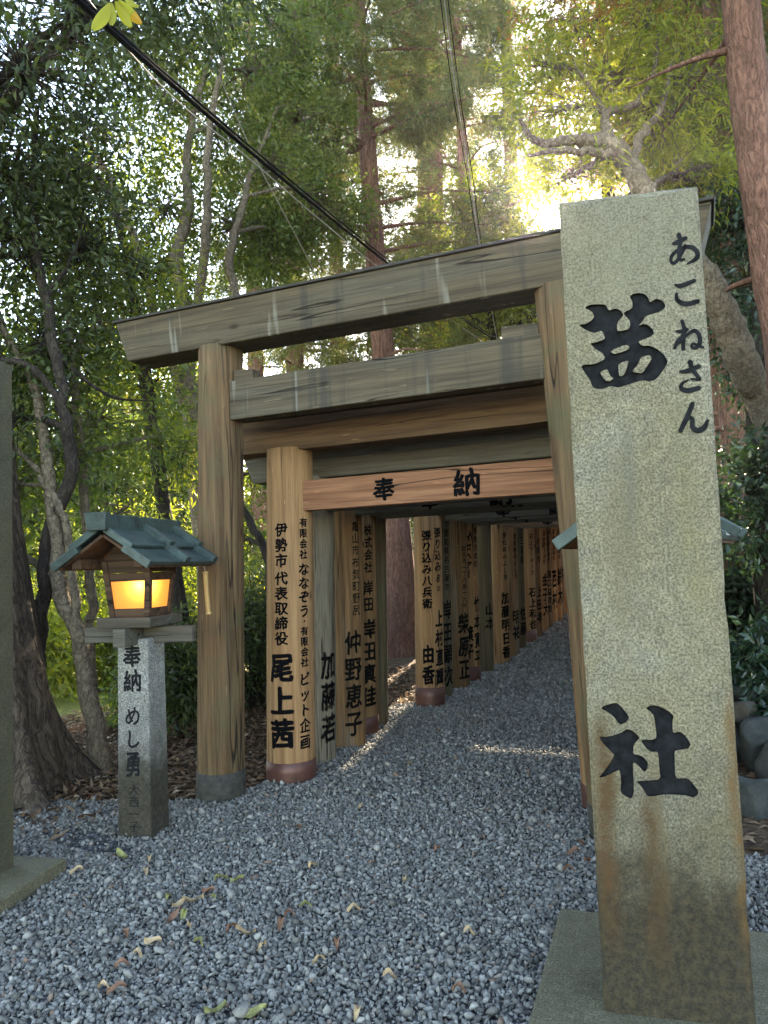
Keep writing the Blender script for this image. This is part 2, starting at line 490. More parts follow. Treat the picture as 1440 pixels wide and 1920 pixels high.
M['leaf_bright'] = leaf_mat('leaf_bright', [(.08, .115, .02), (.14, .18, .03), (.20, .235, .04), (.30, .28, .05)], .58, (1.75, 1.6, .6))
M['leaf_autumn'] = leaf_mat('leaf_autumn', [(.07, .085, .025), (.14, .11, .03), (.22, .10, .03), (.12, .14, .035)], .5, (1.7, 1.3, .6))
M['leaf_cedar'] = leaf_mat('leaf_cedar', [(.055, .075, .032), (.09, .12, .042), (.135, .155, .05), (.21, .13, .055)], .5, (1.5, 1.4, .7), rough=.6)
M['leaf_gloss'] = leaf_mat('leaf_gloss', [(.012, .026, .014), (.02, .042, .02), (.03, .06, .026), (.045, .075, .03)], .25, rough=.28, spec=.6)
M['leaf_yellow'] = leaf_mat('leaf_yellow', [(.34, .33, .03), (.22, .28, .03), (.40, .24, .03), (.22, .10, .03)], .55, (1.2, 1.1, .5))
M['leaf_dry'] = leaf_mat('leaf_dry', [(.06, .035, .02), (.14, .085, .05), (.22, .145, .085), (.13, .06, .03), (.33, .25, .165)], .15, (1, 1, 1), .75, .2)
M['cable_black'] = plain('cable_black', (.006, .006, .007), .85, .1)
M['cable_pale'] = plain('cable_pale', (.30, .28, .24), .6, .4)
M['grass'] = leaf_mat('grass', [(.10, .15, .03), (.17, .22, .045), (.25, .27, .07)], .45)


def gravel_material():
    k = NT('gravel_stone')
    a = k.n('Attribute', attribute_name='rnd').outputs['Fac']
    c = k.ramp(a, [(0, (.082, .076, .065)), (.3, (.148, .138, .12)), (.62, (.205, .192, .169)), (.92, (.27, .253, .223)), (.965, (.38, .352, .30)), (.99, (.2, .13, .09))])
    v = k.coord()
    n1 = k.noise(v, 90, 4, .65)
    c = k.mix(.6, c, k.ramp(n1, [(.3, .6), (.7, 1.25)]), 'MULTIPLY')
    return k.finish(k.principled(c, .8, k.bump(n1, .4, .003), .3))


def gravel_bed_material():
    k = NT('gravel_bed')
    v = k.coord()
    vo = k.n('TexVoronoi', {'Vector': v, 'Scale': 34.0}).outputs
    c = k.ramp(k.n('SeparateXYZ', {0: vo['Color']}).outputs[0], [(0, (.05, .055, .06)), (.6, (.12, .125, .13)), (1, (.2, .2, .2))])
    c = k.mix(k.ramp(vo['Distance'], [(.25, 0.0), (.7, 1.0)]), c, (.03, .028, .025))
    return k.finish(k.principled(c, .9, k.bump(k.math('SUBTRACT', 1.0, vo['Distance']), .8, .02), .2))


def soil_material():
    k = NT('soil')
    v = k.coord()
    a = k.noise(v, 1.3, 6, .65, .3)
    b = k.noise(v, 22, 5, .7)
    vo = k.n('TexVoronoi', {'Vector': v, 'Scale': 26.0}).outputs
    c = k.mix(k.ramp(b, [(.3, 0.0), (.7, 1.0)]), (.035, .024, .017), (.115, .075, .05))
    c = k.mix(k.ramp(k.n('SeparateXYZ', {0: vo['Color']}).outputs[1], [(.55, 0.0), (.75, .7)]), c, (.17, .115, .07))
    # sunlit meadow far to the left is grass
    x = k.n('SeparateXYZ', {0: v}).outputs[0]
    gm = k.n('MapRange', {0: k.math('ADD', x, k.math('MULTIPLY', a, 2.0)), 1: -7.3, 2: -5.6, 3: 1.0, 4: 0.0}, clamp=True).outputs[0]
    c = k.mix(gm, c, k.mix(a, (.17, .19, .045), (.34, .31, .10)))
    return k.finish(k.principled(c, .95, k.bump(k.math('ADD', b, vo['Distance']), .7, .03), .1))


M['gravel'] = gravel_material()
M['gravel_bed'] = gravel_bed_material()
M['soil'] = soil_material()


def rock_material():
    k = NT('rock')
    v = k.shifted()
    a = k.noise(v, 3.0, 6, .65, .4); b = k.noise(v, 20, 5, .7)
    c = k.mix(k.ramp(a, [(.35, 0.0), (.65, 1.0)]), (.022, .027, .025), (.075, .078, .068))
    c = k.mix(k.ramp(k.rand(), [(.55, 0.0), (.95, .55)]), c, (.13, .10, .07))
    c = k.mix(.5, c, k.ramp(b, [(.3, .5), (.7, 1.3)]), 'MULTIPLY')
    return k.finish(k.principled(c, .85, k.bump(k.math('ADD', a, b), .5, .02), .25))


M['rock'] = rock_material()

# ------------------------------------------------------------------ ground, path, gravel
def sstep(a, b, x):
    t = np.clip((x - a) / (b - a), 0, 1)
    return t * t * (3 - 2 * t)


def hgt(x, y):
    x = np.asarray(x, float); y = np.asarray(y, float)
    rise = .055 * np.log1p(np.exp((np.minimum(y, 40) - 11.3) * 2)) / 2
    bank = .75 * sstep(.22, .95, x) * sstep(3.2, 6.0, y) + np.clip(x - .8, 0, 40) * .20 * sstep(3, 7, y)
    left = -.05 * np.clip(-4.6 - x, 0, 10) * sstep(-2, 3, y)
    lump = .03 * np.sin(x * 2.1 + 1.3 * np.sin(y * 1.7)) * np.sin(y * 1.9 + x) * sstep(.5, 1.2, np.maximum(-3.4 - x, x - .3))
    return rise + bank + left + lump


def hz(x, y): return float(hgt(x, y))


def axis_grid(lo, hi, dense_lo, dense_hi, step):
    a = list(np.arange(dense_lo, dense_hi + 1e-6, step))
    s, v = step, dense_hi
    while v < hi: s *= 1.35; v += s; a.append(min(v, hi))
    s, v = step, dense_lo
    while v > lo: s *= 1.35; v -= s; a.insert(0, max(v, lo))
    return np.array(sorted(set(a)))


def sheet(name, xs, ys, mat, dz, kind, mask=None):
    X, Y = np.meshgrid(xs, ys)
    Z = hgt(X, Y) + dz
    V = np.stack([X, Y, Z], -1).reshape(-1, 3)
    nx, ny = len(xs), len(ys)
    i, j = np.meshgrid(np.arange(nx - 1), np.arange(ny - 1))
    a = (j * nx + i).ravel()
    F = np.stack([a, a + 1, a + nx + 1, a + nx], -1)
    if mask is not None:
        c = V[F].mean(1); F = F[mask(c[:, 0], c[:, 1])]
    o = mesh_obj(name, V, F, mat, smooth=True)
    return tag(o, kind=kind)


sheet('ground', axis_grid(-600, 600, -14, 8, .35), axis_grid(-300, 900, -2, 24, .35), M['soil'], -.025, 'structure')


def in_gravel(x, y):
    wob = .07 * np.sin(y * 3.1) + .05 * np.sin(y * 7.7 + 1)
    fl = np.where(y < 3.9, -4.9, -4.9 + (y - 3.9) / .55 * 1.65)
    front = (y <= 4.45) & (x > fl + wob) & (x < .42 + wob)
    path = (y > 4.45) & (x > -3.2 + wob) & (x < -.32 + wob)
    return front | path


sheet('gravel_path', np.arange(-5.0, .61, .08), np.arange(-3, 26, .08), M['gravel_bed'], 0.0, 'structure', in_gravel)

rng = np.random.default_rng(7)


def ico():
    bm = bmesh.new(); bmesh.ops.create_icosphere(bm, subdivisions=1, radius=1)
    V = np.array([v.co[:] for v in bm.verts]); F = np.array([[v.index for v in f.verts] for f in bm.faces]); bm.free()
    return V, F


def rand_rot(n, rng):
    q = rng.normal(size=(n, 4)); q /= np.linalg.norm(q, axis=1)[:, None]
    w, x, y, z = q.T
    return np.stack([1 - 2 * (y * y + z * z), 2 * (x * y - z * w), 2 * (x * z + y * w),
                     2 * (x * y + z * w), 1 - 2 * (x * x + z * z), 2 * (y * z - x * w),
                     2 * (x * z - y * w), 2 * (y * z + x * w), 1 - 2 * (x * x + y * y)], -1).reshape(n, 3, 3)


def gravel_stones():
    IV, IF = ico()
    pts, sz = [], []
    for (x0, x1, y0, y1, step, s) in ((-5, .5, .9, 4.6, .0165, .0113), (-3.3, -.2, 4.6, 8.5, .0205, .0128), (-3.3, -.2, 8.5, 13, .030, .0175), (-3.3, -.2, 13, 19, .045, .024)):
        X, Y = np.meshgrid(np.arange(x0, x1, step), np.arange(y0, y1, step))
        P = np.stack([X.ravel(), Y.ravel()], -1) + rng.uniform(-step * .6, step * .6, (X.size, 2))
        P = P[in_gravel(P[:, 0], P[:, 1])]
        # keep to what the frame (and a step to the side) can show
        keep = P[:, 1] > .9 + .0 * P[:, 0]
        keep &= (P[:, 0] > -1.9 * P[:, 1] - .2)
        P = P[keep]
        pts.append(P); sz.append(np.full(len(P), s))
    P = np.concatenate(pts); S = np.concatenate(sz)
    # thin dirt strip beside the lantern
    d = np.hypot((P[:, 0] + 3.55) / .42, (P[:, 1] - 3.52 + .18 * (P[:, 0] + 3.5)) / .12)
    keep = (d > 1) | (rng.random(len(P)) < .12)
    P, S = P[keep], S[keep]
    n = len(P)
    S = S * np.exp(rng.normal(0, .26, n))
    shp = rng.uniform(.45, 1.4, (14, 12, 1)) * IV[None] * rng.uniform(.75, 1.25, (14, 1, 3))
    kind = rng.integers(0, 14, n)
    sc = np.stack([np.ones(n), rng.uniform(.5, .95, n), rng.uniform(.35, .7, n)], -1) * 1.15 * S[:, None]
    V = shp[kind] * sc[:, None]
    # mostly lying flat
    R = rand_rot(n, rng)
    V = np.einsum('nij,nkj->nki', R, V)
    z = hgt(P[:, 0], P[:, 1]) + S * rng.uniform(.1, .95, n)
    V += np.concatenate([P, z[:, None]], 1)[:, None]
    F = IF[None] + (np.arange(n) * 12)[:, None, None]
    rnd = np.repeat(rng.random(n), 12)
    o = mesh_obj('gravel', V.reshape(-1, 3), F.reshape(-1, 3), M['gravel'], rnd=rnd)
    tag(o, 'grey crushed stone gravel spread over the path', kind='stuff')


gravel_stones()


# ------------------------------------------------------------------ lettering
_glyphs = {}


def glyph(ch):
    if ch not in _glyphs:
        cu = bpy.data.curves.new('glyph', 'FONT'); cu.body = ch; cu.size = 1; cu.resolution_u = 4
        o = bpy.data.objects.new('glyph', cu); COL.objects.link(o)
        bpy.context.view_layer.update()
        me = bpy.data.meshes.new_from_object(o.evaluated_get(bpy.context.evaluated_depsgraph_get()))
        V = np.array([v.co[:2] for v in me.vertices]); F = [tuple(p.vertices) for p in me.polygons]
        bpy.data.objects.remove(o); bpy.data.curves.remove(cu); bpy.data.meshes.remove(me)
        if len(V) and ch in '0123456789': V[:, 0] += .22
        if len(V):
            V = V - np.array([.5, .38])
            if ch == 'ー': V = np.stack([V[:, 1], -V[:, 0]], -1) * np.array([-1, 1])
            # brush-like: rising to the right, strokes swelling a little
            V = np.stack([V[:, 0] + .03 * np.sin(V[:, 1] * 9), V[:, 1] + .07 * V[:, 0] + .018 * np.sin(V[:, 0] * 11)], -1)
        _glyphs[ch] = (V, F)
    return _glyphs[ch]


NIB = ((0, 0), (1, .35), (-1, -.35), (.55, -.8), (-.55, .8))      # a slanted broad brush


def glyph_into(bm, ch, weight, f):
    """Adds a brush-heavy character: the thin glyph swept over a small nib. f maps (a, b, layer) to a point."""
    V, F = glyph(ch)
    if not len(V): return
    for li, (nx, nz) in enumerate(NIB if weight > .012 else NIB[:1] + NIB[1:3]):
        vs = [bm.verts.new(f(a + nx * weight, b + nz * weight, li * .00018)) for a, b in V]
        for q in F:
            try: bm.faces.new([vs[i] for i in q])
            except ValueError: pass


def column_geo(cols, step=.012):
    """Flat text columns: u along the surface in x, layer height in y, z up. Returns a bmesh."""
    bm = bmesh.new()
    for (s, z1, z0, w, u0, wt) in cols:
        pitch = (z1 - z0) / len(s)
        for i, ch in enumerate(s):
            if ch == ' ': continue
            zc = z1 - pitch * (i + .5)
            glyph_into(bm, ch, wt, lambda a, b, l: (u0 + a * w, l, zc + b * pitch * .93))
    if step:
        us = [v.co.x for v in bm.verts]
        if us:
            u = math.floor(min(us) / step) * step
            while u < max(us):
                bmesh.ops.bisect_plane(bm, geom=bm.verts[:] + bm.edges[:] + bm.faces[:], plane_co=(u, 0, 0), plane_no=(1, 0, 0))
                u += step
    return bm


# ------------------------------------------------------------------ torii gates
def make_post(parent, x, y, z0, h, r0, r1, lean, mat, cols=None, sleeve=None, seed=0, ink='ink', rough=.008, segs=36, spall=None):
    rg = np.random.default_rng(seed)
    nz = 60 if spall is not None else 14
    zs = np.concatenate([np.linspace(-.15, h, nz)])
    ph = rg.uniform(0, 6.28, 4)
    def radius(z, a):
        t = np.clip(z / h, 0, 1)
        sp = 1.0
        if spall is not None:
            e = a - 2 * np.pi * np.round((a - spall) / (2 * np.pi)) - spall - .16 * np.sin(z * 5.1) - .07 * np.sin(z * 17) - .25 * np.clip((1.0 - z) * .8, 0, 1)
            sp = 1 - .075 * (1 / (1 + np.exp(-e * 40))) * (1 / (1 + np.exp((e - 1.5) * 14)))
        return sp * (r0 + (r1 - r0) * t) * (1 + rough * np.sin(2 * a + ph[0] + z) + rough * .7 * np.sin(5 * a + ph[1]) + rough * .5 * np.sin(z * 5 + 3 * a + ph[2]))
    A = np.linspace(0, 2 * np.pi, segs, endpoint=False)
    V = []
    for z in zs:
        r = radius(z, A)
        V.append(np.stack([lean * z / h + r * np.cos(A), r * np.sin(A), np.full(segs, z)], -1))
    V = np.concatenate(V)
    i = np.arange(nz - 1)[:, None] * segs; j = np.arange(segs)[None]
    F = np.stack([i + j, i + (j + 1) % segs, i + segs + (j + 1) % segs, i + segs + j], -1).reshape(-1, 4)
    faces = [tuple(f) for f in F] + [tuple(range((nz - 1) * segs, nz * segs))]
    o = mesh_obj('post', V, faces, M[mat], parent, True, (x, y, z0))
    o.data.polygons[len(faces) - 1].use_smooth = False
    if cols:
        rm = (r0 + r1) / 2
        bm = column_geo([(s, z1 - z0, zb - z0, w, math.radians(ang) * rm, off) for (s, z1, zb, w, ang, off) in cols])
        for v in bm.verts:
            a = v.co.x / rm; z = v.co.z
            r = radius(z, a) + .0016 + v.co.y
            v.co = (lean * z / h + r * math.cos(a), r * math.sin(a), z)
        bm_obj('inscription', bm, M[ink], o)
    if sleeve:
        sh, sm = sleeve
        sv = []
        for z in (-.15, 0, sh * .5, sh, sh + .004):
            r = radius(max(z, 0), A) + (.006 if z <= sh else -.004)
            sv.append(np.stack([lean * z / h + r * np.cos(A), r * np.sin(A), np.full(segs, z)], -1))
        sv = np.concatenate(sv)
        i = np.arange(4)[:, None] * segs
        SF = np.stack([i + j, i + (j + 1) % segs, i + segs + (j + 1) % segs, i + segs + j], -1).reshape(-1, 4)
        mesh_obj('copper_sleeve', sv, SF, M[sm], o, True)
    return o


def make_lintel(parent, x0, x1, y, z0, z1, depth, mat, cap=True, slant=.09, name='lintel', taper=.82, bevel=.006, capmat='cap_dark'):
    xc, zc = (x0 + x1) / 2, (z0 + z1) / 2
    L, H = (x1 - x0) / 2, (z1 - z0) / 2
    d0, d1 = depth * taper / 2, depth / 2
    bm = bmesh.new()
    add_hexa(bm, [(-L + slant, -d0, -H), (L - slant, -d0, -H), (L - slant, d0, -H), (-L + slant, d0, -H),
                  (-L, -d1, H), (L, -d1, H), (L, d1, H), (-L, d1, H)], bevel)
    o = bm_obj(name, bm, M[mat], parent, loc=(xc, y, zc))
    if cap:
        bm = bmesh.new()
        add_hexa(bm, [(-L - .015, -d1 - .018, H), (L + .015, -d1 - .018, H), (L + .015, d1 + .018, H), (-L - .015, d1 + .018, H),
                      (-L - .02, -d1 - .02, H + .018), (L + .02, -d1 - .02, H + .018), (L + .02, d1 + .02, H + .018), (-L - .02, d1 + .02, H + .018)], .003)
        bm_obj('roof_board', bm, M[capmat], o)
    return o


def make_tie(parent, x0, x1, y, z0, z1, depth, mat, text=None, seed=0):
    xc, zc = (x0 + x1) / 2, (z0 + z1) / 2
    o = box_obj('tie_beam', (x0 - xc, x1 - xc, -depth / 2, depth / 2, z0 - zc, z1 - zc), M[mat], parent, .005)
    o.location = (xc, y, zc)
    if text:
        bm = bmesh.new()
        for ch, xo, s in text:
            glyph_into(bm, ch, .036, lambda a, b, l: (xo + a * s, -depth / 2 - .0016 - l, b * s))
        bm_obj('inscription', bm, M['ink'], o)
    return o


XC = -1.82
GT = 'torii gates of the wooden tunnel'
# the great first gate
t = tag(empty('torii_gate', (0, 0, 0)), 'tallest and frontmost torii gate, weathered greenish grey timber with an open upper beam', 'torii gate', GT)
make_post(t, -3.26, 4.52, 0, 3.225, .168, .160, .085, 'post_main', None, (.19, 'copper_grey'), 1, segs=48)
make_post(t, -.525, 4.52, 0, 3.225, .170, .162, -.17, 'post_main', None, (.19, 'copper_grey'), 2, segs=48)
make_lintel(t, -4.01, .16, 4.52, 3.21, 3.505, .34, 'beam_main', True, .085)
make_tie(t, -3.05, -.80, 4.50, 2.67, 2.95, .13, 'beam_main')
for x0, x1 in ((-3.02, -2.86), (-1.06, -.83)):
    bm = bmesh.new(); add_hexa(bm, [(x0, -.05, 2.951), (x1, -.05, 2.951), (x1, .05, 2.951), (x0, .05, 2.951),
                                    (x0, -.05, 3.03), (x1, -.05, 3.02), (x1, .05, 3.02), (x0, .05, 3.03)], .004)
    bm_obj('wedge', bm, M['beam_main'], t, loc=(0, 4.5, 0))

HON = [('奉', -.287, .175), ('納', .338, .20)]
B, S_ = .034, .016       # heavy and light strokes
gates = [
    # y, r, post, lintel z0 z1 mat, tie z0 z1 mat, sleeve, columns, label
    (5.06, .185, 'post_fresh', 2.50, 2.75, 'beam_brown', 2.03, 2.26, 'beam_red', (.15, 'copper_brown'),
     [('伊勢市', 1.95, 1.60, .105, -83, B), ('代表取締役', 1.58, 1.02, .11, -83, B), ('尾上茜', .98, .25, .20, -84, .042),
      ('有限会社', 1.98, 1.66, .07, -26, B), ('ななぞう', 1.64, 1.22, .10, -25, B), ('・', 1.22, 1.17, .06, -25, B), ('有限会社', 1.16, .85, .07, -25, B),
      ('ビット', .82, .48, .095, -25, B), ('企画', .48, .24, .095, -25, B)],
     'second gate of the tunnel with a thick fresh golden post and reddish board reading 奉納'),
    (5.60, .150, 'post_grey', 2.34, 2.56, 'beam_grey', 2.06, 2.24, 'beam_grey', None,
     [('加藤若', .92, .15, .17, -22, .042)], 'third gate of the tunnel with a split bleached grey left post'),
    (6.12, .155, 'post_brown', 2.81, 3.06, 'beam_lichen', 2.05, 2.23, 'beam_grey', None,
     [('亀山市布気町野尻', 2.0, 1.15, .08, -30, S_), ('仲野恵子', 1.04, .10, .17, -42, B)],
     'fourth gate of the tunnel with a pale lichen covered lintel standing above its neighbours'),
    (6.58, .150, 'post_brown', 2.33, 2.55, 'beam_brown', 2.07, 2.24, 'beam_grey', (.17, 'copper_brown'),
     [('株式会社', 1.99, 1.52, .09, -38, B), ('岸田', 1.46, 1.15, .11, -38, B), ('岸田真佳', 1.1, .26, .17, -38, .042)],
     'fifth gate of the tunnel, brown post with four heavy characters and copper foot'),
    (6.98, .135, 'post_moss', 2.33, 2.55, 'beam_grey', 2.06, 2.24, 'beam_grey', None, None,
     'sixth gate of the tunnel with a dark mossy post before the wide gap'),
    (8.05, .165, 'post_fresh', 2.42, 2.66, 'beam_brown', 2.13, 2.31, 'beam_brown', (.21, 'copper_brown'),
     [('張り込み八兵衛', 1.97, 1.08, .115, -76, B), ('由香', .70, .24, .14, -76, .042), ('張り込み8', 2.0, 1.36, .10, -26, B), ('回', 1.34, 1.27, .05, -26, S_),
      ('上村直輝', 1.08, .22, .125, -24, .042)], 'seventh gate of the tunnel with a fresh golden post just behind the wide gap'),
    (8.60, .145, 'post_moss', 2.35, 2.57, 'beam_grey', 2.09, 2.27, 'beam_grey', None,
     [('愛知県名古屋市', 2.0, 1.25, .08, -30, S_), ('岸田顕次', 1.16, .12, .17, -30, B)], 'eighth gate of the tunnel with a dark post'),
    (9.22, .165, 'post_brown', 2.36, 2.58, 'beam_brown', 2.08, 2.26, 'beam_grey', None,
     [('四日市一丁六番十九号', 1.80, 1.0, .08, -25, S_), ('柴原正', .96, .1, .2, -28, .042)], 'ninth gate of the tunnel with a brown post'),
    (9.75, .160, 'post_fresh', 2.36, 2.58, 'beam_brown', 2.07, 2.25, 'beam_grey', (.2, 'copper_brown'),
     [('イセヘアー', 1.98, 1.36, .09, -64, B), ('葉子', .75, .3, .11, -66, B), ('伊勢市本町', 2.05, 1.5, .08, -22, S_), ('竹本寛平', 1.14, .2, .12, -20, B)],
     'tenth gate of the tunnel with a golden post and copper foot'),
    (10.55, .140, 'post_moss', 2.36, 2.46, 'beam_grey', 2.12, 2.24, 'beam_grey', None,
     [('山本', 1.0, .6, .18, -28, B)], 'eleventh gate of the tunnel with a dark narrow post'),
    (11.35, .175, 'post_fresh', 2.40, 2.62, 'beam_brown', 2.08, 2.26, 'beam_brown', None,
     [('愛知県みよし市', 2.02, 1.28, .09, -30, S_), ('加藤明日香', 1.12, .1, .17, -30, .042)], 'twelfth gate of the tunnel with a wide golden brown post'),
    (12.05, .155, 'post_brown', 2.42, 2.50, 'beam_grey', 2.16, 2.28, 'beam_grey', None,
     [('愛知県みよし市', 2.02, 1.28, .08, -26, S_), ('明祐', .8, .3, .17, -26, B)], 'thirteenth gate of the tunnel with a brown post'),
    (12.75, .145, 'post_moss', 2.45, 2.67, 'beam_grey', 2.12, 2.3, 'beam_grey', None,
     [('三重県', 2.0, 1.5, .09, -24, S_), ('佐藤', .8, .3, .17, -24, B)], 'fourteenth gate of the tunnel with a dark greenish post'),
    (13.35, .16, 'post_fresh', 2.48, 2.7, 'beam_brown', 2.14, 2.32, 'beam_brown', (.22, 'copper_brown'),
     [('石上モータース', 2.05, 1.3, .10, -34, S_), ('石上和也', 1.1, .35, .17, -34, B)], 'fifteenth gate of the tunnel with an orange tinged post and copper foot'),
    (13.95, .15, 'post_brown', 2.50, 2.72, 'beam_brown', 2.17, 2.35, 'beam_brown', None,
     [('松阪市', 2.0, 1.5, .09, -24, S_), ('上田孝', 1.1, .4, .15, -24, B)], 'sixteenth gate of the tunnel, brown post just before the glowing far ones'),
]
far_names = ['金子大', '淵口益次郎', '西村', '鈴木', '中川', '山下', '小林']
ordn = ['seventeenth', 'eighteenth', 'nineteenth', 'twentieth', 'twenty-first', 'twenty-second', 'twenty-third']
for i in range(7):
    y = 14.58 + .52 * i
    zz = .055 * (y - 11.3)
    gates.append((y, .15 + .01 * (i % 3), ('post_fresh', 'post_brown', 'post_fresh')[i % 3], 2.36 + zz, 2.58 + zz, 'beam_brown', 2.02 + zz, 2.2 + zz, 'beam_red' if i % 2 == 0 else 'beam_brown', None,
                  [('度会郡玉城町', 1.95 + zz, 1.3 + zz, .08, -30, S_), (far_names[i], 1.15 + zz, .3 + zz, .15, -30, B)],
                  ordn[i] + ' gate of the tunnel, among the sunlit far ones glowing orange' if i < 6 else 'rearmost gate of the tunnel at its sunlit far end'))
random.seed(3)
for gi, (y, r, pm, lz0, lz1, lm, tz0, tz1, tm, sl, cols, label) in enumerate(gates):
    t = tag(empty('torii_gate', (0, y, 0)), label, 'torii gate', GT)
    z0 = hz(-1.8, y)
    xl = -3.0 + ({0: 0, 1: -.05, 2: -.03, 3: -.10, 4: -.15, 5: .06, 6: 0.0}.get(gi, random.uniform(-.05, .03)))
    xr = 2 * XC + 3.0 + random.uniform(-.03, .03)
    rt = r * .96
    make_post(t, xl, 0, z0, lz0 - z0 + .02, r, rt, .07, M and pm, cols, sl, 10 + gi, ink='ink' if pm == 'post_fresh' else 'ink_worn', rough=.02 if pm == 'post_grey' else .008, segs=(110 if gi == 1 else 40) if gi < 6 else 28, spall=rad(-62) if gi == 1 else None)
    make_post(t, xr, 0, z0, lz0 - z0 + .02, r, rt, -.07, pm, None, sl, 60 + gi, segs=28)
    make_lintel(t, xl - .52 - r * .4, xr + .52 + r * .4, 0, lz0, lz1, .27, lm, lm != 'beam_lichen', .07, capmat='cap_dark')
    make_tie(t, xl + r * .85, xr - r * .85, -.03, tz0, tz1, .10, tm, HON if gi not in (1, 4) else None)


# ------------------------------------------------------------------ stone markers
SYAW = rad(8)
SDIR = np.array([math.cos(SYAW), math.sin(SYAW), 0.0])
SNRM = np.array([math.sin(SYAW), -math.cos(SYAW), 0.0])
SW, SH, SDEP, SZ0 = .468, 2.80, .28, .08
SP0 = np.array([-.402, 2.665, 0.0]) + SDIR * SW / 2           # middle of the front face, ground level


def on_stone(px, py):
    d = at(px, py, 1.0) - CC
    s = ((SP0 - CC) @ SNRM) / (d @ SNRM)
    p = CC + d * s - SP0
    return (float(p @ SDIR), float(p[2]) - SZ0)


def outline(pts, ox, oy, sc):
    return [on_stone(ox + a / sc, oy + b / sc) for a, b in pts]


def round_poly(P, it=2):
    """Chaikin corner cutting that leaves sharp brush tips nearly intact."""
    for _ in range(it):
        out = []
        n = len(P)
        for i in range(n):
            a, b = P[i], P[(i + 1) % n]
            out.append((a[0] * .82 + b[0] * .18, a[1] * .82 + b[1] * .18))
            out.append((a[0] * .18 + b[0] * .82, a[1] * .18 + b[1] * .82))
        P = out
    return P


AKANE = [(250, 258), (300, 230), (380, 226), (432, 232), (455, 283), (515, 260), (560, 282), (582, 322), (540, 365), (526, 395), (527, 455), (560, 452), (632, 438), (640, 370), (600, 330), (580, 298), (640, 270), (658, 255), (655, 200), (632, 162), (660, 138), (705, 132), (760, 140), (790, 172), (802, 214), (850, 180), (895, 188), (932, 225), (932, 255), (890, 290), (770, 325), (745, 365), (705, 412), (745, 392), (790, 402), (832, 445), (838, 478), (800, 505), (700, 542), (740, 580), (790, 574), (860, 600), (920, 650), (955, 710), (935, 755), (890, 820), (850, 865), (800, 878), (740, 868), (650, 895), (540, 932), (470, 915), (400, 945), (345, 940), (315, 915), (300, 870), (260, 810), (220, 752), (260, 735), (330, 735), (430, 690), (408, 640), (350, 610), (297, 558), (350, 548), (430, 520), (400, 445), (330, 472), (255, 440), (200, 400), (265, 393), (310, 365), (335, 335), (318, 290)]
AKANE_H = [[(470, 630), (500, 605), (590, 570), (625, 575), (633, 600), (600, 620), (500, 650)],
           [(535, 740), (560, 720), (628, 698), (610, 760), (585, 825), (545, 838)],
           [(730, 670), (805, 655), (820, 690), (780, 750), (740, 810), (700, 805), (650, 795), (700, 740)],
           [(378, 800), (445, 772), (465, 825), (500, 855), (460, 880), (425, 870)]]
SHA = [[(255, 265), (300, 235), (400, 210), (435, 215), (490, 270), (545, 345), (550, 370), (520, 410), (470, 435), (440, 420), (400, 360), (340, 310)],
       [(240, 555), (300, 565), (400, 545), (480, 515), (530, 478), (590, 500), (640, 545), (660, 575), (610, 630), (595, 660), (595, 745), (650, 750), (705, 775), (745, 830), (745, 880), (720, 925), (690, 910), (640, 850), (590, 820), (592, 900), (600, 1050), (600, 1150), (580, 1200), (540, 1195), (470, 1145), (460, 1110), (470, 1020), (455, 900), (400, 925), (300, 975), (235, 988), (330, 870), (400, 755), (385, 735), (300, 650), (255, 590)],
       [(725, 265), (760, 240), (810, 232), (890, 255), (970, 300), (1015, 345), (1000, 400), (1005, 525), (1075, 505), (1130, 545), (1175, 605), (1190, 645), (1165, 685), (1090, 695), (1020, 705), (1025, 800), (1028, 995), (1150, 990), (1190, 1020), (1270, 1120), (1265, 1165), (1215, 1195), (1150, 1170), (1020, 1160), (900, 1160), (800, 1180), (740, 1180), (690, 1090), (625, 1020), (700, 1020), (880, 1005), (865, 900), (855, 715), (780, 720), (720, 670), (680, 610), (690, 590), (780, 595), (840, 575), (825, 450), (810, 340), (770, 300)]]
KANA = [  # brush strokes (x, y, half width) in a close-up of the stone
    [(905, 412, 9), (935, 402, 15), (980, 378, 11)], [(937, 358, 13), (947, 400, 12), (938, 455, 11), (946, 500, 11), (972, 498, 7)],
    [(975, 420, 10), (962, 450, 10), (930, 505, 10), (905, 522, 9), (893, 500, 9), (908, 468, 10), (955, 436, 10), (1010, 432, 13), (1042, 462, 14), (1036, 495, 13), (985, 526, 5)],
    [(915, 642, 6), (945, 650, 14), (985, 636, 13), (1028, 618, 11)], [(925, 690, 8), (928, 725, 12), (960, 748, 15), (1000, 748, 14), (1048, 735, 13)],
    [(955, 843, 10), (968, 890, 12), (964, 950, 12), (962, 1008, 11)], [(925, 905, 8), (950, 905, 11), (985, 892, 8), (960, 925, 8), (930, 960, 10), (914, 1000, 10)],
    [(935, 975, 8), (985, 925, 8), (1025, 902, 12), (1052, 925, 12), (1056, 970, 13), (1035, 998, 10), (1010, 992, 8), (1022, 975, 8), (1076, 996, 8)],
    [(945, 1132, 8), (985, 1128, 14), (1054, 1100, 13)], [(1000, 1072, 14), (1012, 1115, 13), (1045, 1160, 12), (1052, 1176, 9), (1005, 1172, 6)],
    [(990, 1178, 5), (955, 1200, 9), (953, 1226, 13), (990, 1238, 15), (1055, 1222, 13)],
    [(1016, 1308, 13), (985, 1385, 15), (945, 1468, 13)], [(962, 1430, 9), (995, 1392, 11), (1014, 1402, 13), (1014, 1440, 13), (1040, 1462, 16), (1078, 1448, 16), (1100, 1405, 9)]]


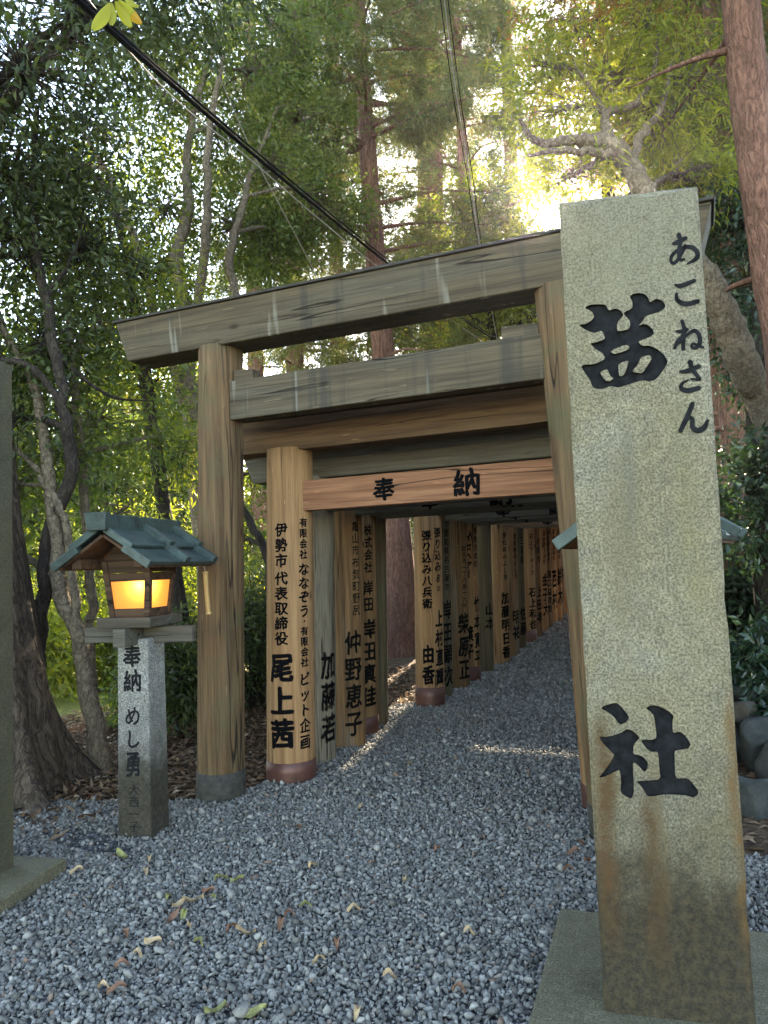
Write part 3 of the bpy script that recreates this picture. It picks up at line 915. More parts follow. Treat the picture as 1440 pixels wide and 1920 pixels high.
def ribbon(stroke, ox, oy, sc):
    P = np.array([(a, b, 0) for a, b, w in stroke], float); W = [w for a, b, w in stroke]
    C, R = smooth_curve(P, W, 8)
    T = np.gradient(C, axis=0); T /= np.linalg.norm(T, axis=1)[:, None] + 1e-9
    N = np.stack([-T[:, 1], T[:, 0]], -1)
    L = C[:, :2] + N * R[:, None]; Rr = C[:, :2] - N * R[:, None]
    e0 = [tuple(C[0, :2] - T[0, :2] * R[0] * .8)]; e1 = [tuple(C[-1, :2] + T[-1, :2] * R[-1] * .8)]
    q = lambda p: on_stone(ox + p[0] / sc, oy + p[1] / sc)
    return [q(p) for p in L], [q(p) for p in Rr], q(e0[0]), q(e1[0])


def tess(loops):
    """Triangulate an outer loop with holes; returns flat points and triangles."""
    L = [[Vector((a, b, 0)) for a, b in lp] for lp in loops]
    tri = geometry.tessellate_polygon(L)
    return [p for lp in loops for p in lp], tri


def slab(name, parent, mat, holes, w, h, dep, islands=()):
    """Upright stone with a chamfered front; holes are outlines cut into the front face."""
    c = .010
    rg = np.random.default_rng(int(w * 1000 + h * 77 + len(holes)))
    bm = bmesh.new()
    tl = .02                                        # the top falls a little to the right
    def loop(inset, jit):
        """Closed outline with slightly chipped, uneven edges."""
        x0, x1, z0 = -w / 2 + inset, w / 2 - inset, -.05
        out = []
        for t in np.linspace(0, 1, 10, endpoint=False): out.append((x0 + (x1 - x0) * t, z0))
        for t in np.linspace(0, 1, 60, endpoint=False): out.append((x1, z0 + (h - inset - tl - z0) * t))
        for t in np.linspace(0, 1, 14, endpoint=False): out.append((x1 + (x0 - x1) * t, h - inset - tl + tl * t))
        for t in np.linspace(0, 1, 60, endpoint=False): out.append((x0, h - inset + (z0 - h + inset) * t))
        q = np.array(out)
        nse = rg.normal(0, 1, len(q)); nse = (nse + np.roll(nse, 1) + np.roll(nse, -1)) / 3
        chip = np.abs(nse) ** 2.0 * jit
        ctr = np.array([0, h / 2])
        q[:, 0] -= np.sign(q[:, 0]) * chip * (np.abs(q[:, 0]) > w / 2 - inset - .001)
        q[:, 1] -= chip * (q[:, 1] > h - inset - tl - .001)
        return [tuple(p) for p in q]
    back = [bm.verts.new((a, dep, b)) for a, b in loop(0, 0)]
    front = [bm.verts.new((a, c, b)) for a, b in loop(0, .002)]
    n = len(front)
    for i in range(n):
        j = (i + 1) % n
        bm.faces.new([front[i], front[j], back[j], back[i]])
    bm.faces.new(back[::-1])
    rect = loop(c, .005)
    pts, tri = tess([rect] + holes)
    fv = [bm.verts.new((a, 0, b)) for a, b in pts]
    for f in tri:
        try: bm.faces.new([fv[q] for q in f])
        except ValueError: pass
    for i in range(n):
        j = (i + 1) % n
        bm.faces.new([front[j], front[i], fv[i], fv[j]])
    for isl in islands:
        p2, t2 = tess([isl]); iv = [bm.verts.new((a, 0, b)) for a, b in p2]
        for f in t2: bm.faces.new([iv[q] for q in f])
    return bm_obj(name, bm, mat, parent)


root = tag(empty('stone_marker', (SP0[0], SP0[1], SZ0), SYAW), 'tall granite marker stone in front with large engraved black characters, stained brown at the foot', 'stone marker', 'stone markers beside the path')
akane = round_poly(outline(AKANE, 1040, 520, 4.5))
akane_h = [round_poly(outline(q, 1040, 520, 4.5)) for q in AKANE_H]
sha = [round_poly(outline(q, 1080, 1280, 5.538)) for q in SHA]
slab('slab', root, M['stone_marker'], [akane] + sha, SW, SH, SDEP, akane_h)
bm = bmesh.new()
DEP = .016
for lp, hs in ([(akane, akane_h)] + [(s, []) for s in sha]):
    p, t2 = tess([lp] + hs)
    vs = [bm.verts.new((a, DEP, b)) for a, b in p]
    for f in t2:
        try: bm.faces.new([vs[q] for q in f])
        except ValueError: pass
    for loop in [lp] + hs:
        a = [bm.verts.new((u, -.0004, v)) for u, v in loop]; b = [bm.verts.new((u, DEP, v)) for u, v in loop]
        for i in range(len(loop)):
            j = (i + 1) % len(loop)
            bm.faces.new([a[i], a[j], b[j], b[i]])
for st in KANA:
    L, R, e0, e1 = ribbon(st, 960, 320, 3.0)
    yk = -.0012 - .0002 * KANA.index(st)
    lv = [bm.verts.new((u, yk, v)) for u, v in L]; rv = [bm.verts.new((u, yk, v)) for u, v in R]
    for i in range(len(lv) - 1): bm.faces.new([lv[i], lv[i + 1], rv[i + 1], rv[i]])
    a = bm.verts.new((e0[0], yk, e0[1])); b = bm.verts.new((e1[0], yk, e1[1]))
    bm.faces.new([a, lv[0], rv[0]]); bm.faces.new([b, rv[-1], lv[-1]])
bm_obj('inscription', bm, M['engraved'], root)
bm = bmesh.new(); add_hexa(bm, [(-.47, -.62, -.12), (.55, -.62, -.12), (.55, .71, -.12), (-.47, .71, -.12),
                                (-.465, -.62, 0), (.55, -.62, 0), (.55, .705, 0), (-.465, .705, 0)], .012, 2)
o = bm_obj('plinth', bm, M['plinth'], root); o.rotation_euler = (0, 0, rad(-5))

lyaw = rad(12)
lr = np.array([-3.47, 2.96]) - np.array([math.cos(lyaw), math.sin(lyaw)]) * .234 - np.array([-math.sin(lyaw), math.cos(lyaw)]) * .28
root = tag(empty('stone_marker', (lr[0], lr[1], .08), lyaw), 'dark mossy stone post cut off by the frame beside the big tree trunk', 'stone marker', 'stone markers beside the path')
slab('slab', root, M['stone_old'], [], .468, 2.72, .28)
bm = bmesh.new(); add_hexa(bm, [(-.6, -.55, -.12), (.46, -.55, -.12), (.46, .42, -.12), (-.6, .42, -.12),
                                (-.6, -.55, 0), (.455, -.55, 0), (.455, .415, 0), (-.6, .415, 0)], .012, 2)
bm_obj('plinth', bm, M['plinth'], root)


# ------------------------------------------------------------------ lanterns
def paper_material():
    k = NT('lit_paper')
    v = k.coord()
    nz = k.noise(v, 14, 3, .6)
    c = k.ramp(nz, [(.3, (1.0, .35, .065)), (.7, (1.0, .41, .09))])
    e = k.n('Emission', {'Color': c, 'Strength': PAPER}).outputs[0]
    tr = k.n('BsdfTranslucent', {'Color': (.95, .62, .25, 1)}).outputs[0]
    df = k.n('BsdfDiffuse', {'Color': (.4, .25, .1, 1)}).outputs[0]
    return k.finish(k.n('AddShader', {0: e, 1: k.n('MixShader', {0: .7, 1: df, 2: tr}).outputs[0]}).outputs[0])


PAPER = .075
M['paper'] = paper_material()


def make_lantern(loc, yaw, label, text, lit=True, arm=(.385, .365)):
    root = tag(empty('stone_lantern', loc, yaw), label, 'lantern', 'roofed lanterns on stone posts')
    bm = bmesh.new()
    a, b = .114, .104
    add_hexa(bm, [(-a, -a, -.2), (a, -a, -.2), (a, a, -.2), (-a, a, -.2), (-b, -b, 1.20), (b, -b, 1.20), (b, b, 1.20), (-b, b, 1.20)], .012, 2)
    p = bm_obj('stone_post', bm, M['stone_lamp'], root)
    if text:
        for cols, mt in (([('奉納', 1.17, .87, .125, 0, .03), ('めし', .80, .53, .11, .0, .02), ('勇', .53, .36, .11, .0, .03)], 'engraved'),
                         ([('大西一子', .33, .04, .075, .0, .012)], 'engraved_faded')):
            bm = column_geo(cols, 0)
            for v in bm.verts: v.co.y = -(a + (b - a) * (v.co.z + .2) / 1.4) - .0012 - v.co.y
            bm_obj('inscription', bm, M[mt], p)
    W = M['lamp_wood_grey']
    box_obj('cross_beam', (-arm[0], arm[1], -.028, .028, 1.17, 1.268), W, root, .004)
    bm = bmesh.new(); add_box(bm, -.04, .04, -.25, -.031, 1.165, 1.272, .004); add_box(bm, -.04, .04, .031, .25, 1.165, 1.272, .004)
    bm_obj('cross_beam', bm, W, root)
    box_obj('platform', (-.185, .18, -.20, .20, 1.274, 1.335), W, root, .005)
    hw = lambda z: .130 + (z - 1.335) / .33 * .03
    zl, z1, z2, zt = 1.337, 1.388, 1.556, 1.68
    body = bmesh.new()
    for sx in (-1, 1):
        for sy in (-1, 1):
            def q(z): w = hw(z) + .006; return [(sx * w, sy * w), (sx * (w - .036), sy * w), (sx * (w - .036), sy * (w - .036)), (sx * w, sy * (w - .036))]
            lo = [(x, y, zl) for x, y in q(zl)]; hi = [(x, y, zt) for x, y in q(zt)]
            if sx * sy < 0: lo, hi = lo, hi
            else: lo, hi = lo[::-1], hi[::-1]
            add_hexa(body, lo + hi, .003)
    for k in range(4):
        ca, sa = math.cos(k * math.pi / 2), math.sin(k * math.pi / 2)
        rt = lambda x, y, z: (x * ca - y * sa, x * sa + y * ca, z)
        for za, zb in ((zl, z1), (z2, z2 + .05), (z2 + .053, zt)):
            wa, wb = hw(za), hw(zb)
            add_hexa(body, [rt(-wa + .032, -wa, za), rt(wa - .032, -wa, za), rt(wa - .032, -wa + .02, za), rt(-wa + .032, -wa + .02, za),
                            rt(-wb + .032, -wb, zb), rt(wb - .032, -wb, zb), rt(wb - .032, -wb + .02, zb), rt(-wb + .032, -wb + .02, zb)], .002)
    bd = bm_obj('lamp_house', body, M['lamp_wood'], root)
    for k in range(4):
        ca, sa = math.cos(k * math.pi / 2), math.sin(k * math.pi / 2)
        rt = lambda x, y, z: (x * ca - y * sa, x * sa + y * ca, z)
        wa, wb = hw(z1), hw(z2)
        V = [rt(-wa + .03, -wa + .012, z1 - .004), rt(wa - .03, -wa + .012, z1 - .004), rt(wb - .03, -wb + .012, z2 + .004), rt(-wb + .03, -wb + .012, z2 + .004),
             rt(-wa + .03, -wa + .014, z1 - .004), rt(wa - .03, -wa + .014, z1 - .004), rt(wb - .03, -wb + .014, z2 + .004), rt(-wb + .03, -wb + .014, z2 + .004)]
        mesh_obj('paper_pane', V, [(0, 1, 2, 3)], M['paper'], bd)
    # gables
    for sy in (-1, 1):
        y0, y1 = sorted((sy * .143, sy * .163))
        bm = bmesh.new()
        pr = [(-.165, zt + .001), (.165, zt + .001), (.05, 1.81), (-.05, 1.81)]
        add_hexa(bm, [(pr[0][0], y0, pr[0][1]), (pr[1][0], y0, pr[1][1]), (pr[1][0], y1, pr[1][1]), (pr[0][0], y1, pr[0][1]),
                      (pr[3][0], y0, pr[3][1]), (pr[2][0], y0, pr[2][1]), (pr[2][0], y1, pr[2][1]), (pr[3][0], y1, pr[3][1])], .002)
        bm_obj('gable_board', bm, M['lamp_wood'], root)
    for x in (-.205, .205):
        o = box_obj('purlin', (-.03, .03, -.36, .36, -.03, .03), M['lamp_wood'], root, .004); o.location = (x, 0, 1.668)
    # roof: two stepped boards on each slope with ribs, and a boxed ridge
    roof = empty('roof', (0, 0, 0)); roof.parent = root
    C = M['copper']
    bm = bmesh.new(); und = bmesh.new()
    ang = math.atan2(.235, .36)
    def plate(b_, sx, s0, s1, y0, y1, n0, n1, bev=.003):
        """slab on a slope: s along the slope from the ridge, n normal to it"""
        out = []
        for n in (n0, n1):
            q = []
            for s, y in ((s0, y0), (s1, y0), (s1, y1), (s0, y1)):
                q.append((sx * (s * math.cos(ang) + n * math.sin(ang)), y, 1.862 - s * math.sin(ang) + n * math.cos(ang)))
            out += q if sx > 0 else [q[1], q[0], q[3], q[2]]
        add_hexa(b_, out, bev)
    for sx in (-1, 1):
        plate(bm, sx, .03, .225, -.425, .425, .014, .034)
        plate(bm, sx, .19, .375, -.43, .43, -.014, .010)
        plate(und, sx, .02, .37, -.40, .40, -.034, -.0155)
        for y in (-.4, -.02, .36):
            plate(bm, sx, .02, .245, y - .03, y + .03, .033, .076) if y > -.3 else plate(bm, sx, .02, .23, -.43, -.405, .0, .042)
            plate(bm, sx, .205, .392, y - .03, y + .03, .009, .052) if y > -.3 else plate(bm, sx, .185, .382, -.435, -.41, -.03, .02)
    bm_obj('copper_sheet', bm, C, roof)
    bm_obj('underside', und, M['lamp_wood'], roof)
    bm = bmesh.new()
    add_box(bm, -.055, .055, -.415, .44, 1.862, 1.955, .006)
    add_hexa(bm, [(-.06, -.465, 1.857), (.06, -.465, 1.857), (.06, -.416, 1.857), (-.06, -.416, 1.857), (-.07, -.475, 1.962), (.07, -.475, 1.962), (.062, -.416, 1.962), (-.062, -.416, 1.962)], .004)
    bm_obj('ridge', bm, C, roof)
    if lit:
        ld = bpy.data.lights.new('lantern_bulb', 'POINT'); ld.energy = .30; ld.color = (1.0, .6, .22); ld.shadow_soft_size = .02
        lo = bpy.data.objects.new('lantern_bulb', ld); COL.objects.link(lo); lo.parent = root; lo.location = (.075, -.092, 1.535)
    return root


make_lantern((-3.29, 3.76, 0), rad(10), 'lit lantern with green copper roof on a granite post left of the first gate', True)
make_lantern((-.20, 3.50, 0), rad(-6), 'lantern mostly hidden behind the tall granite marker stone, only its copper roof showing', False, True, (.27, .25))

# bamboo tube hanging by the first gate post
bt = empty('bamboo_tube', tuple(at(388, 1112, 4.95)))
tag(bt, 'short pale bamboo tube hanging beside the left post of the first gate', 'bamboo tube')
P, R = smooth_curve([(-.008, 0, .14), (0, 0, 0), (.012, 0, -.14)], [.0165, .016, .0165], 8)
V, F = tube(P, R, 14); mesh_obj('stem', V, F, M['bamboo'], bt, True)
for z in (.135, -.132):
    V, F = tube([(-.008 if z > 0 else .012, 0, z - .008), (-.008 if z > 0 else .012, 0, z), (-.008 if z > 0 else .012, 0, z + .008)], [.0165, .0205, .0165], 14)
    mesh_obj('node_ring', V, F, M['bamboo'], bt, True)
V, F = tube([(-.008, 0, .14), (-.02, -.03, .24)], [.002, .002], 5); mesh_obj('cord', V, F, M['cable_pale'], bt, True)

# ------------------------------------------------------------------ vegetation
def unit(a): return a / (np.linalg.norm(a, axis=-1, keepdims=True) + 1e-9)


def leaf_cards(P, D, N, L, W, rnd):
    """Folded pointed leaves: base P, direction D, face normal N, lengths L, widths W."""
    D = unit(D); S = unit(np.cross(D, N)); U = np.cross(S, D)
    L = L[:, None]; W = W[:, None]
    V = np.stack([P, P + D * L * .42 + S * W * .5 + U * W * .16, P + D * L - U * L * .10, P + D * L * .42 - S * W * .5 + U * W * .16], 1)
    n = len(P)
    b = np.arange(n)[:, None] * 4
    F = np.concatenate([b + np.array([[0, 2, 1]]), b + np.array([[0, 3, 2]])])
    return V.reshape(-1, 3), F, np.repeat(rnd, 4)


def foliage(centers, outs, per, L, W, rng, spread=.26, droop=.35, flat=.6):
    """Leaves along a little twig at each centre."""
    m = len(centers)
    c = np.repeat(centers, per, 0); o = np.repeat(outs, per, 0)
    n = len(c)
    t = rng.uniform(-.5, 1, n)[:, None]
    P = c + o * t * spread + rng.normal(0, spread * .28, (n, 3))
    D = unit(o * .7 + rng.normal(0, .75, (n, 3)) + np.array([0, 0, -droop]))
    N = unit(np.array([0, 0, flat]) + rng.normal(0, .55, (n, 3)))
    base = np.repeat(rng.random(m), per)
    r = np.clip(base * .55 + rng.random(n) * .45, 0, 1)
    return leaf_cards(P, D, N, L * rng.uniform(.65, 1.2, n), W * rng.uniform(.7, 1.2, n), r)


def sprays(centers, outs, rng, per=34, L=.16, W=.014, size=.24):
    """Feathery cedar sprays: thin blades along a few drooping sprigs."""
    m = len(centers)
    c = np.repeat(centers, per, 0); o = np.repeat(outs, per, 0); n = len(c)
    sid = np.tile(np.arange(per) % 5, m)
    sd = unit(np.repeat(outs, 5, 0) + rng.normal(0, .55, (m * 5, 3)) + np.array([0, 0, -.35])).reshape(m, 5, 3)
    sdir = sd[np.repeat(np.arange(m), per), sid]
    t = rng.uniform(0, 1, n)[:, None]
    P = c + sdir * t * size
    D = unit(sdir * 1.0 + rng.normal(0, .42, (n, 3)))
    N = unit(rng.normal(0, 1, (n, 3)))
    r = np.clip(np.repeat(rng.random(m), per) * .6 + rng.random(n) * .4, 0, 1)
    return leaf_cards(P, D, N, L * rng.uniform(.6, 1.3, n), np.full(n, W), r)


def clusters_in(blob, n, rng, shell=.55):
    c, r, s = blob
    d = unit(rng.normal(size=(n, 3)))
    q = rng.random(n) ** (1 / 3) * (1 - shell) + shell * rng.uniform(.45, 1.05, n)
    return c + d * (q[:, None] * r) * np.array(s), d


def make_tree(name, label, stems, blobs, leaf, bark, seed, group=None, cat='tree', ncl=150, per=20, L=.09, W=.036,
              twig=.0045, kind='leaf', limb_r=.03, spread=.26, rough=.10, sides=9, limbs=True, droop=.35, tsides=3):
    """stems: list of (points, radii); blobs: list of (centre, radius, scale)."""
    rg = np.random.default_rng(seed)
    base = np.array(stems[0][0][0], float)
    root = tag(empty(name, base), label, cat, group)
    G = Geo(); axes = []
    for pts, rr in stems:
        P, R = smooth_curve(pts, rr, 7)
        P = P + rg.normal(0, .012, P.shape) * np.minimum(1, R[:, None] / .05)
        V, F = tube(P, R, sides, rg, rough * .5); G.add(V - base, F)
        axes.append((P, R))
    AP = np.concatenate([a[0] for a in axes]); AR = np.concatenate([a[1] for a in axes])
    CV, CFc, CRn, off = [], [], [], 0
    for bi, b in enumerate(blobs):
        c = np.array(b[0], float); r = b[1]; s = np.array(b[2] if len(b) > 2 else (1, 1, .8), float)
        k = max(6, int(ncl * (b[3] if len(b) > 3 else 1)))
        if limbs:
            dd = np.linalg.norm(AP - c, axis=1) + np.maximum(0, AP[:, 2] - c[2] + .25 * r) * 2.5
            i = int(np.argmin(dd)); a = AP[i]
            if np.linalg.norm(a - c) > .15:
                mid = (a + c) / 2 + rg.normal(0, .10, 3) * np.linalg.norm(c - a) + np.array([0, 0, .08 * np.linalg.norm(c - a)])
                r0 = min(AR[i] * .7, limb_r + .012 * np.linalg.norm(c - a))
                P, R = smooth_curve([a, mid, c], [r0, r0 * .7, r0 * .4], 6)
                V, F = tube(P, R, 6, rg, .06); G.add(V - base, F)
                axl = P
            else: axl = a[None]
        C, D = clusters_in((c, r, s), k, rg)
        if limbs:
            # twigs: from the limb towards every second spray
            sel = rg.random(k) < .6
            src = axl[rg.integers(max(0, len(axl) // 2), len(axl), k)]
            P0, P2 = src[sel], C[sel]
            if len(P0):
                P1 = (P0 + P2) / 2 + rg.normal(0, .12, P0.shape) * r * .5
                V, F = batch_tubes(P0, P1, P2, twig * 2.0, twig * .6, tsides); G.add(V - base, F)
        if kind == 'leaf': V, F, q = foliage(C, D, per, L, W, rg, spread, droop)
        else: V, F, q = sprays(C, D, rg, per, L, W, spread)
        CV.append(V - base); CFc.append(F + off); CRn.append(q); off += len(V)
    G.build('trunk', M[bark], root)
    if CV: mesh_obj('crown', np.concatenate(CV), np.concatenate(CFc), M[leaf], root, rnd=np.concatenate(CRn))
    return root


def pix(pts): return [at(*p) for p in pts]


def make_cedar(label, stem, r, z0, z1, seed, group='tall cedars', blen=2.2, leaf='leaf_cedar', nbr=46, ncl=26, per=30, L=.17, W=.016, dead=6, size=.34):
    """Straight cedar trunk with drooping feathery branches between heights z0 and z1."""
    rg = np.random.default_rng(seed)
    base = np.array(stem[0], float)
    root = tag(empty('cedar_tree', base), label, 'tree', group)
    P, R = smooth_curve(stem, r, 10)
    G = Geo()
    V, F = tube(P, R, 12, rg, .03); G.add(V - base, F)
    CV, CFc, CRn, off = [], [], [], 0
    for i in range(nbr + dead):
        live = i < nbr
        z = rg.uniform(z0, z1) if live else rg.uniform(max(base[2] + 2.5, z0 - 4), z0 + 1)
        x = np.interp(z, P[:, 2], P[:, 0]); y = np.interp(z, P[:, 2], P[:, 1]); rr = np.interp(z, P[:, 2], R)
        a = rg.uniform(0, 6.283); ln = blen * rg.uniform(.6, 1.15) * (1 if live else .8) * np.interp(z, [z0, z1], [1, .55])
        d = np.array([math.cos(a), math.sin(a), 0])
        p0 = np.array([x, y, z]); p1 = p0 + d * ln * .5 + np.array([0, 0, -.02 * ln]); p2 = p0 + d * ln + np.array([0, 0, -.18 * ln + (.1 if live else 0)])
        B, BR = smooth_curve([p0, p1 + rg.normal(0, .06, 3), p2], [min(.045, rr * .4), .022, .006], 5)
        V, F = tube(B, BR, 5); G.add(V - base, F)
        if live:
            m = ncl
            t = rg.uniform(.22, 1.0, m)
            idx = t * (len(B) - 1); lo = np.floor(idx).astype(int).clip(0, len(B) - 2)
            C = B[lo] + (B[lo + 1] - B[lo]) * (idx - lo)[:, None]
            side = unit(np.cross(d, [0, 0, 1]))
            sp = rg.normal(0, .30, m) * ln * .45 * (1.15 - t)
            C2 = C + side * sp[:, None] + np.array([0, 0, 1]) * rg.normal(-.06, .10, m)[:, None]
            O = unit(d * .8 + side * np.sign(sp)[:, None] * .6 + np.array([0, 0, -.25]) + rg.normal(0, .3, (m, 3)))
            V, F = batch_tubes(C, (C + C2) / 2, C2, .006, .003); G.add(V - base, F)
            V, F, q = sprays(C2, O, rg, per, L, W, size)
            CV.append(V - base); CFc.append(F + off); CRn.append(q); off += len(V)
    G.build('trunk', M['bark_cedar'], root)
    if CV: mesh_obj('crown', np.concatenate(CV), np.concatenate(CFc), M[leaf], root, rnd=np.concatenate(CRn))
    return root


def ground_pt(x, y): return np.array([x, y, hz(x, y) - .08])


def stem_to_ground(pts, rr, flare=1.25):
    """Extends the lowest point of a pixel-traced stem straight down to the ground."""
    p = np.array(pts[0]); q = np.array(pts[1])
    g = hz(p[0], p[1]) - .1
    if p[2] > g + .05:
        d = (p - q) / max(.1, (q[2] - p[2])); d[2] = -1
        lat = np.clip(d[:2], -.15, .15)
        foot = np.array([p[0] + lat[0] * (p[2] - g), p[1] + lat[1] * (p[2] - g), g])
        pts = [foot] + list(pts); rr = [rr[0] * flare] + list(rr)
    return pts, rr


# --- the big trunk at the left edge, with root flare
def big_trunk():
    rg = np.random.default_rng(5)
    base = ground_pt(-5.0, 4.15)
    root = tag(empty('broadleaf_tree', base), 'huge rough barked tree trunk with spreading roots at the left edge', 'tree', 'broadleaf trees left of the gates')
    zs = np.concatenate([np.linspace(0, 1.2, 16), np.linspace(1.3, 11, 36)])
    segs = 64; A = np.linspace(0, 2 * np.pi, segs, endpoint=False)
    V = []
    lobes = [(-.35, .52, 5), (.75, .42, 6), (1.9, .35, 6), (3.3, .4, 5), (4.6, .5, 5), (5.4, .3, 8)]
    for z in zs:
        r = .36 * (1 - .035 * z) + .17 * math.exp(-z / .55)
        lob = sum(am * math.exp(-z / .32) * np.exp(-(((A - a0 + np.pi) % (2 * np.pi) - np.pi) * w) ** 2) for a0, am, w in lobes)
        lob = lob + .02 * np.sin(5 * A + z) + .014 * np.sin(9 * A - 2 * z)
        rr = r + lob
        V.append(np.stack([-.10 * z - .11 * max(0, z - .5) + rr * np.cos(A), .05 * z + rr * np.sin(A), np.full(segs, z)], -1))
    V = np.concatenate(V)
    i = np.arange(len(zs) - 1)[:, None] * segs; j = np.arange(segs)[None]
    F = np.stack([i + j, i + (j + 1) % segs, i + segs + (j + 1) % segs, i + segs + j], -1).reshape(-1, 4)
    mesh_obj('trunk', V, F, M['bark_big'], root, True)
    blobs = [(at(40, 130, 6.0), .9, (1, 1, .8)), (at(-90, 250, 6.2), 1.1, (1, 1, .8)), (at(150, 20, 6.4), .9, (1, 1, .7)), (at(330, -60, 6.5), .9, (1, 1, .6)), (at(20, 330, 6.6), .7, (1, 1, .9))]
    G = Geo(); CV, CFc, CRn, off = [], [], [], 0
    for c, r, s in blobs:
        a = np.array([-1.05, .3, 5.2]) + base
        mid = (a + c) / 2 + np.array([0, 0, .3])
        P, R = smooth_curve([a, mid, c], [.09, .05, .02], 8)
        v, f = tube(P, R, 7, rg, .05); G.add(v - base, f)
        C, D = clusters_in((c, r, s), 110, rg)
        v, f = batch_tubes(np.tile(c, (len(C), 1)), (c + C) / 2 + rg.normal(0, .08, C.shape), C, .008, .003); G.add(v - base, f)
        v, f, q = foliage(C, D, 15, .10, .036, rg)
        CV.append(v - base); CFc.append(f + off); CRn.append(q); off += len(v)
    G.build('limb', M['bark_big'], root)
    mesh_obj('crown', np.concatenate(CV), np.concatenate(CFc), M['leaf_dark'], root, rnd=np.concatenate(CRn))


big_trunk()

BL = 'broadleaf trees left of the gates'
# dark contorted slender trunk
p, r = stem_to_ground(pix([(62, 1330, 6.3), (75, 1180, 6.3), (93, 1000, 6.3), (132, 890, 6.3), (120, 760, 6.3), (86, 560, 6.4), (62, 400, 6.5), (70, 200, 6.7)]), [.07, .066, .06, .058, .05, .042, .035, .02])
make_tree('broadleaf_tree', 'slender tree with a black contorted trunk left of the lantern', [(p, r), (pix([(122, 770, 6.3), (70, 700, 6.25), (20, 676, 6.2), (-60, 672, 6.2)]), [.035, .03, .028, .02]), (pix([(100, 650, 6.4), (150, 705, 6.5), (215, 745, 6.7), (290, 752, 7.0)]), [.022, .018, .013, .006]), (pix([(86, 560, 6.4), (140, 470, 6.6), (160, 380, 6.8)]), [.024, .016, .007])],
          [(at(70, 640, 6.6), .55, (1, 1, .8)), (at(40, 480, 6.6), .7, (1, 1, .9)), (at(170, 470, 7.0), .7, (1, 1, .8)), (at(110, 330, 7), .8, (1, 1, .8)), (at(-40, 420, 6.4), .7, (1, 1, .8)), (at(30, 790, 6.4), .4, (1, 1, .8), .6)],
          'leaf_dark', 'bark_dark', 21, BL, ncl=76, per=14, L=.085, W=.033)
# pale leaning slender trunk
p, r = stem_to_ground(pix([(193, 1442, 6.0), (150, 1230, 6.1), (112, 1080, 6.2), (92, 900, 6.3), (66, 740, 6.4), (18, 640, 6.5), (-40, 500, 6.6)]), [.085, .066, .06, .05, .042, .036, .02])
p2 = pix([(150, 1230, 6.1), (128, 1010, 6.2), (100, 930, 6.25), (40, 850, 6.35), (-20, 820, 6.4)])
make_tree('broadleaf_tree', 'pale leaning slender trunk that forks left of the lantern', [(p, r), (p2, [.04, .035, .03, .022, .015])],
          [(at(20, 900, 6.6), .4, (1, 1, .8), .7), (at(120, 850, 6.9), .45, (1, 1, .8), .7), (at(-30, 700, 6.6), .5, (1, 1, .8)), (at(110, 690, 7.3), .5, (1, 1, .8)), (at(20, 1050, 6.9), .4, (1, 1, .7), .6)],
          'leaf_mid', 'bark_pale', 22, BL, ncl=85, per=13, L=.10, W=.035)
p, r = stem_to_ground(pix([(186, 1440, 6.6), (172, 1250, 6.7), (168, 1050, 6.8), (150, 820, 6.9), (132, 640, 7.0), (110, 430, 7.2)]), [.058, .052, .046, .04, .034, .018])
make_tree('broadleaf_tree', 'straight slender trunk rising just behind the lantern', [(p, r)],
          [(at(190, 780, 7.3), .6, (1, 1, .8), .7), (at(240, 640, 7.6), .7, (1, 1, .8)), (at(120, 560, 7.3), .7, (1, 1, .8)), (at(300, 830, 7.8), .6, (1, 1, .7), .8), (at(240, 950, 7.8), .5, (1, 1, .7), .6)],
          'leaf_mid', 'bark_pale', 23, BL, ncl=62, per=13, L=.10, W=.034)
# many-stemmed evergreen behind the first gate's left side
p, r = stem_to_ground(pix([(372, 900, 10), (352, 700, 10), (345, 580, 10), (331, 480, 10), (352, 400, 10.2), (350, 300, 10.4), (372, 180, 10.6), (410, 60, 10.8)]), [.14, .115, .10, .085, .075, .06, .045, .03])
p2 = pix([(352, 700, 10), (372, 560, 9.9), (388, 430, 9.8), (390, 260, 9.8), (420, 100, 9.8)])
p3 = pix([(360, 800, 10), (430, 600, 10.3), (440, 560, 10.4), (432, 470, 10.5), (470, 330, 10.6), (520, 200, 10.8)])
p4 = pix([(360, 800, 10), (300, 620, 9.8), (282, 560, 9.7), (250, 440, 9.6), (205, 330, 9.5), (150, 240, 9.4)])
make_tree('broadleaf_tree', 'tall evergreen with several pale stems above the left end of the first gate', [(p, r), (p2, [.07, .065, .06, .045, .025]), (p3, [.08, .07, .065, .055, .04, .02]), (p4, [.07, .06, .055, .05, .04, .02])],
          [(at(x, y, d + .9), s, (1, 1, .75)) for x, y, d, s in ((200, 260, 9.4, 1.0), (110, 330, 9.2, .9), (300, 180, 10, 1.0), (420, 260, 10.2, 1.0), (520, 330, 10.4, 1.0), (480, 140, 10.4, 1.0), (370, 90, 10.6, 1.0),
                                                     (300, 400, 9.7, .9), (430, 430, 10.6, .9), (180, 450, 9.6, .9), (560, 230, 10.8, .9), (610, 400, 10.8, .8), (240, 90, 9.8, 1.0), (560, 80, 10.8, .9), (520, 470, 10.8, .7), (300, 540, 10.3, .6))],
          'leaf_mid', 'bark_pale', 24, BL, ncl=118, per=18, L=.095, W=.042)
p, r = stem_to_ground(pix([(300, 900, 8.4), (262, 640, 8.4), (250, 560, 8.4), (225, 430, 8.4), (180, 330, 8.4), (60, 250, 8.4)]), [.08, .07, .06, .05, .035, .02])
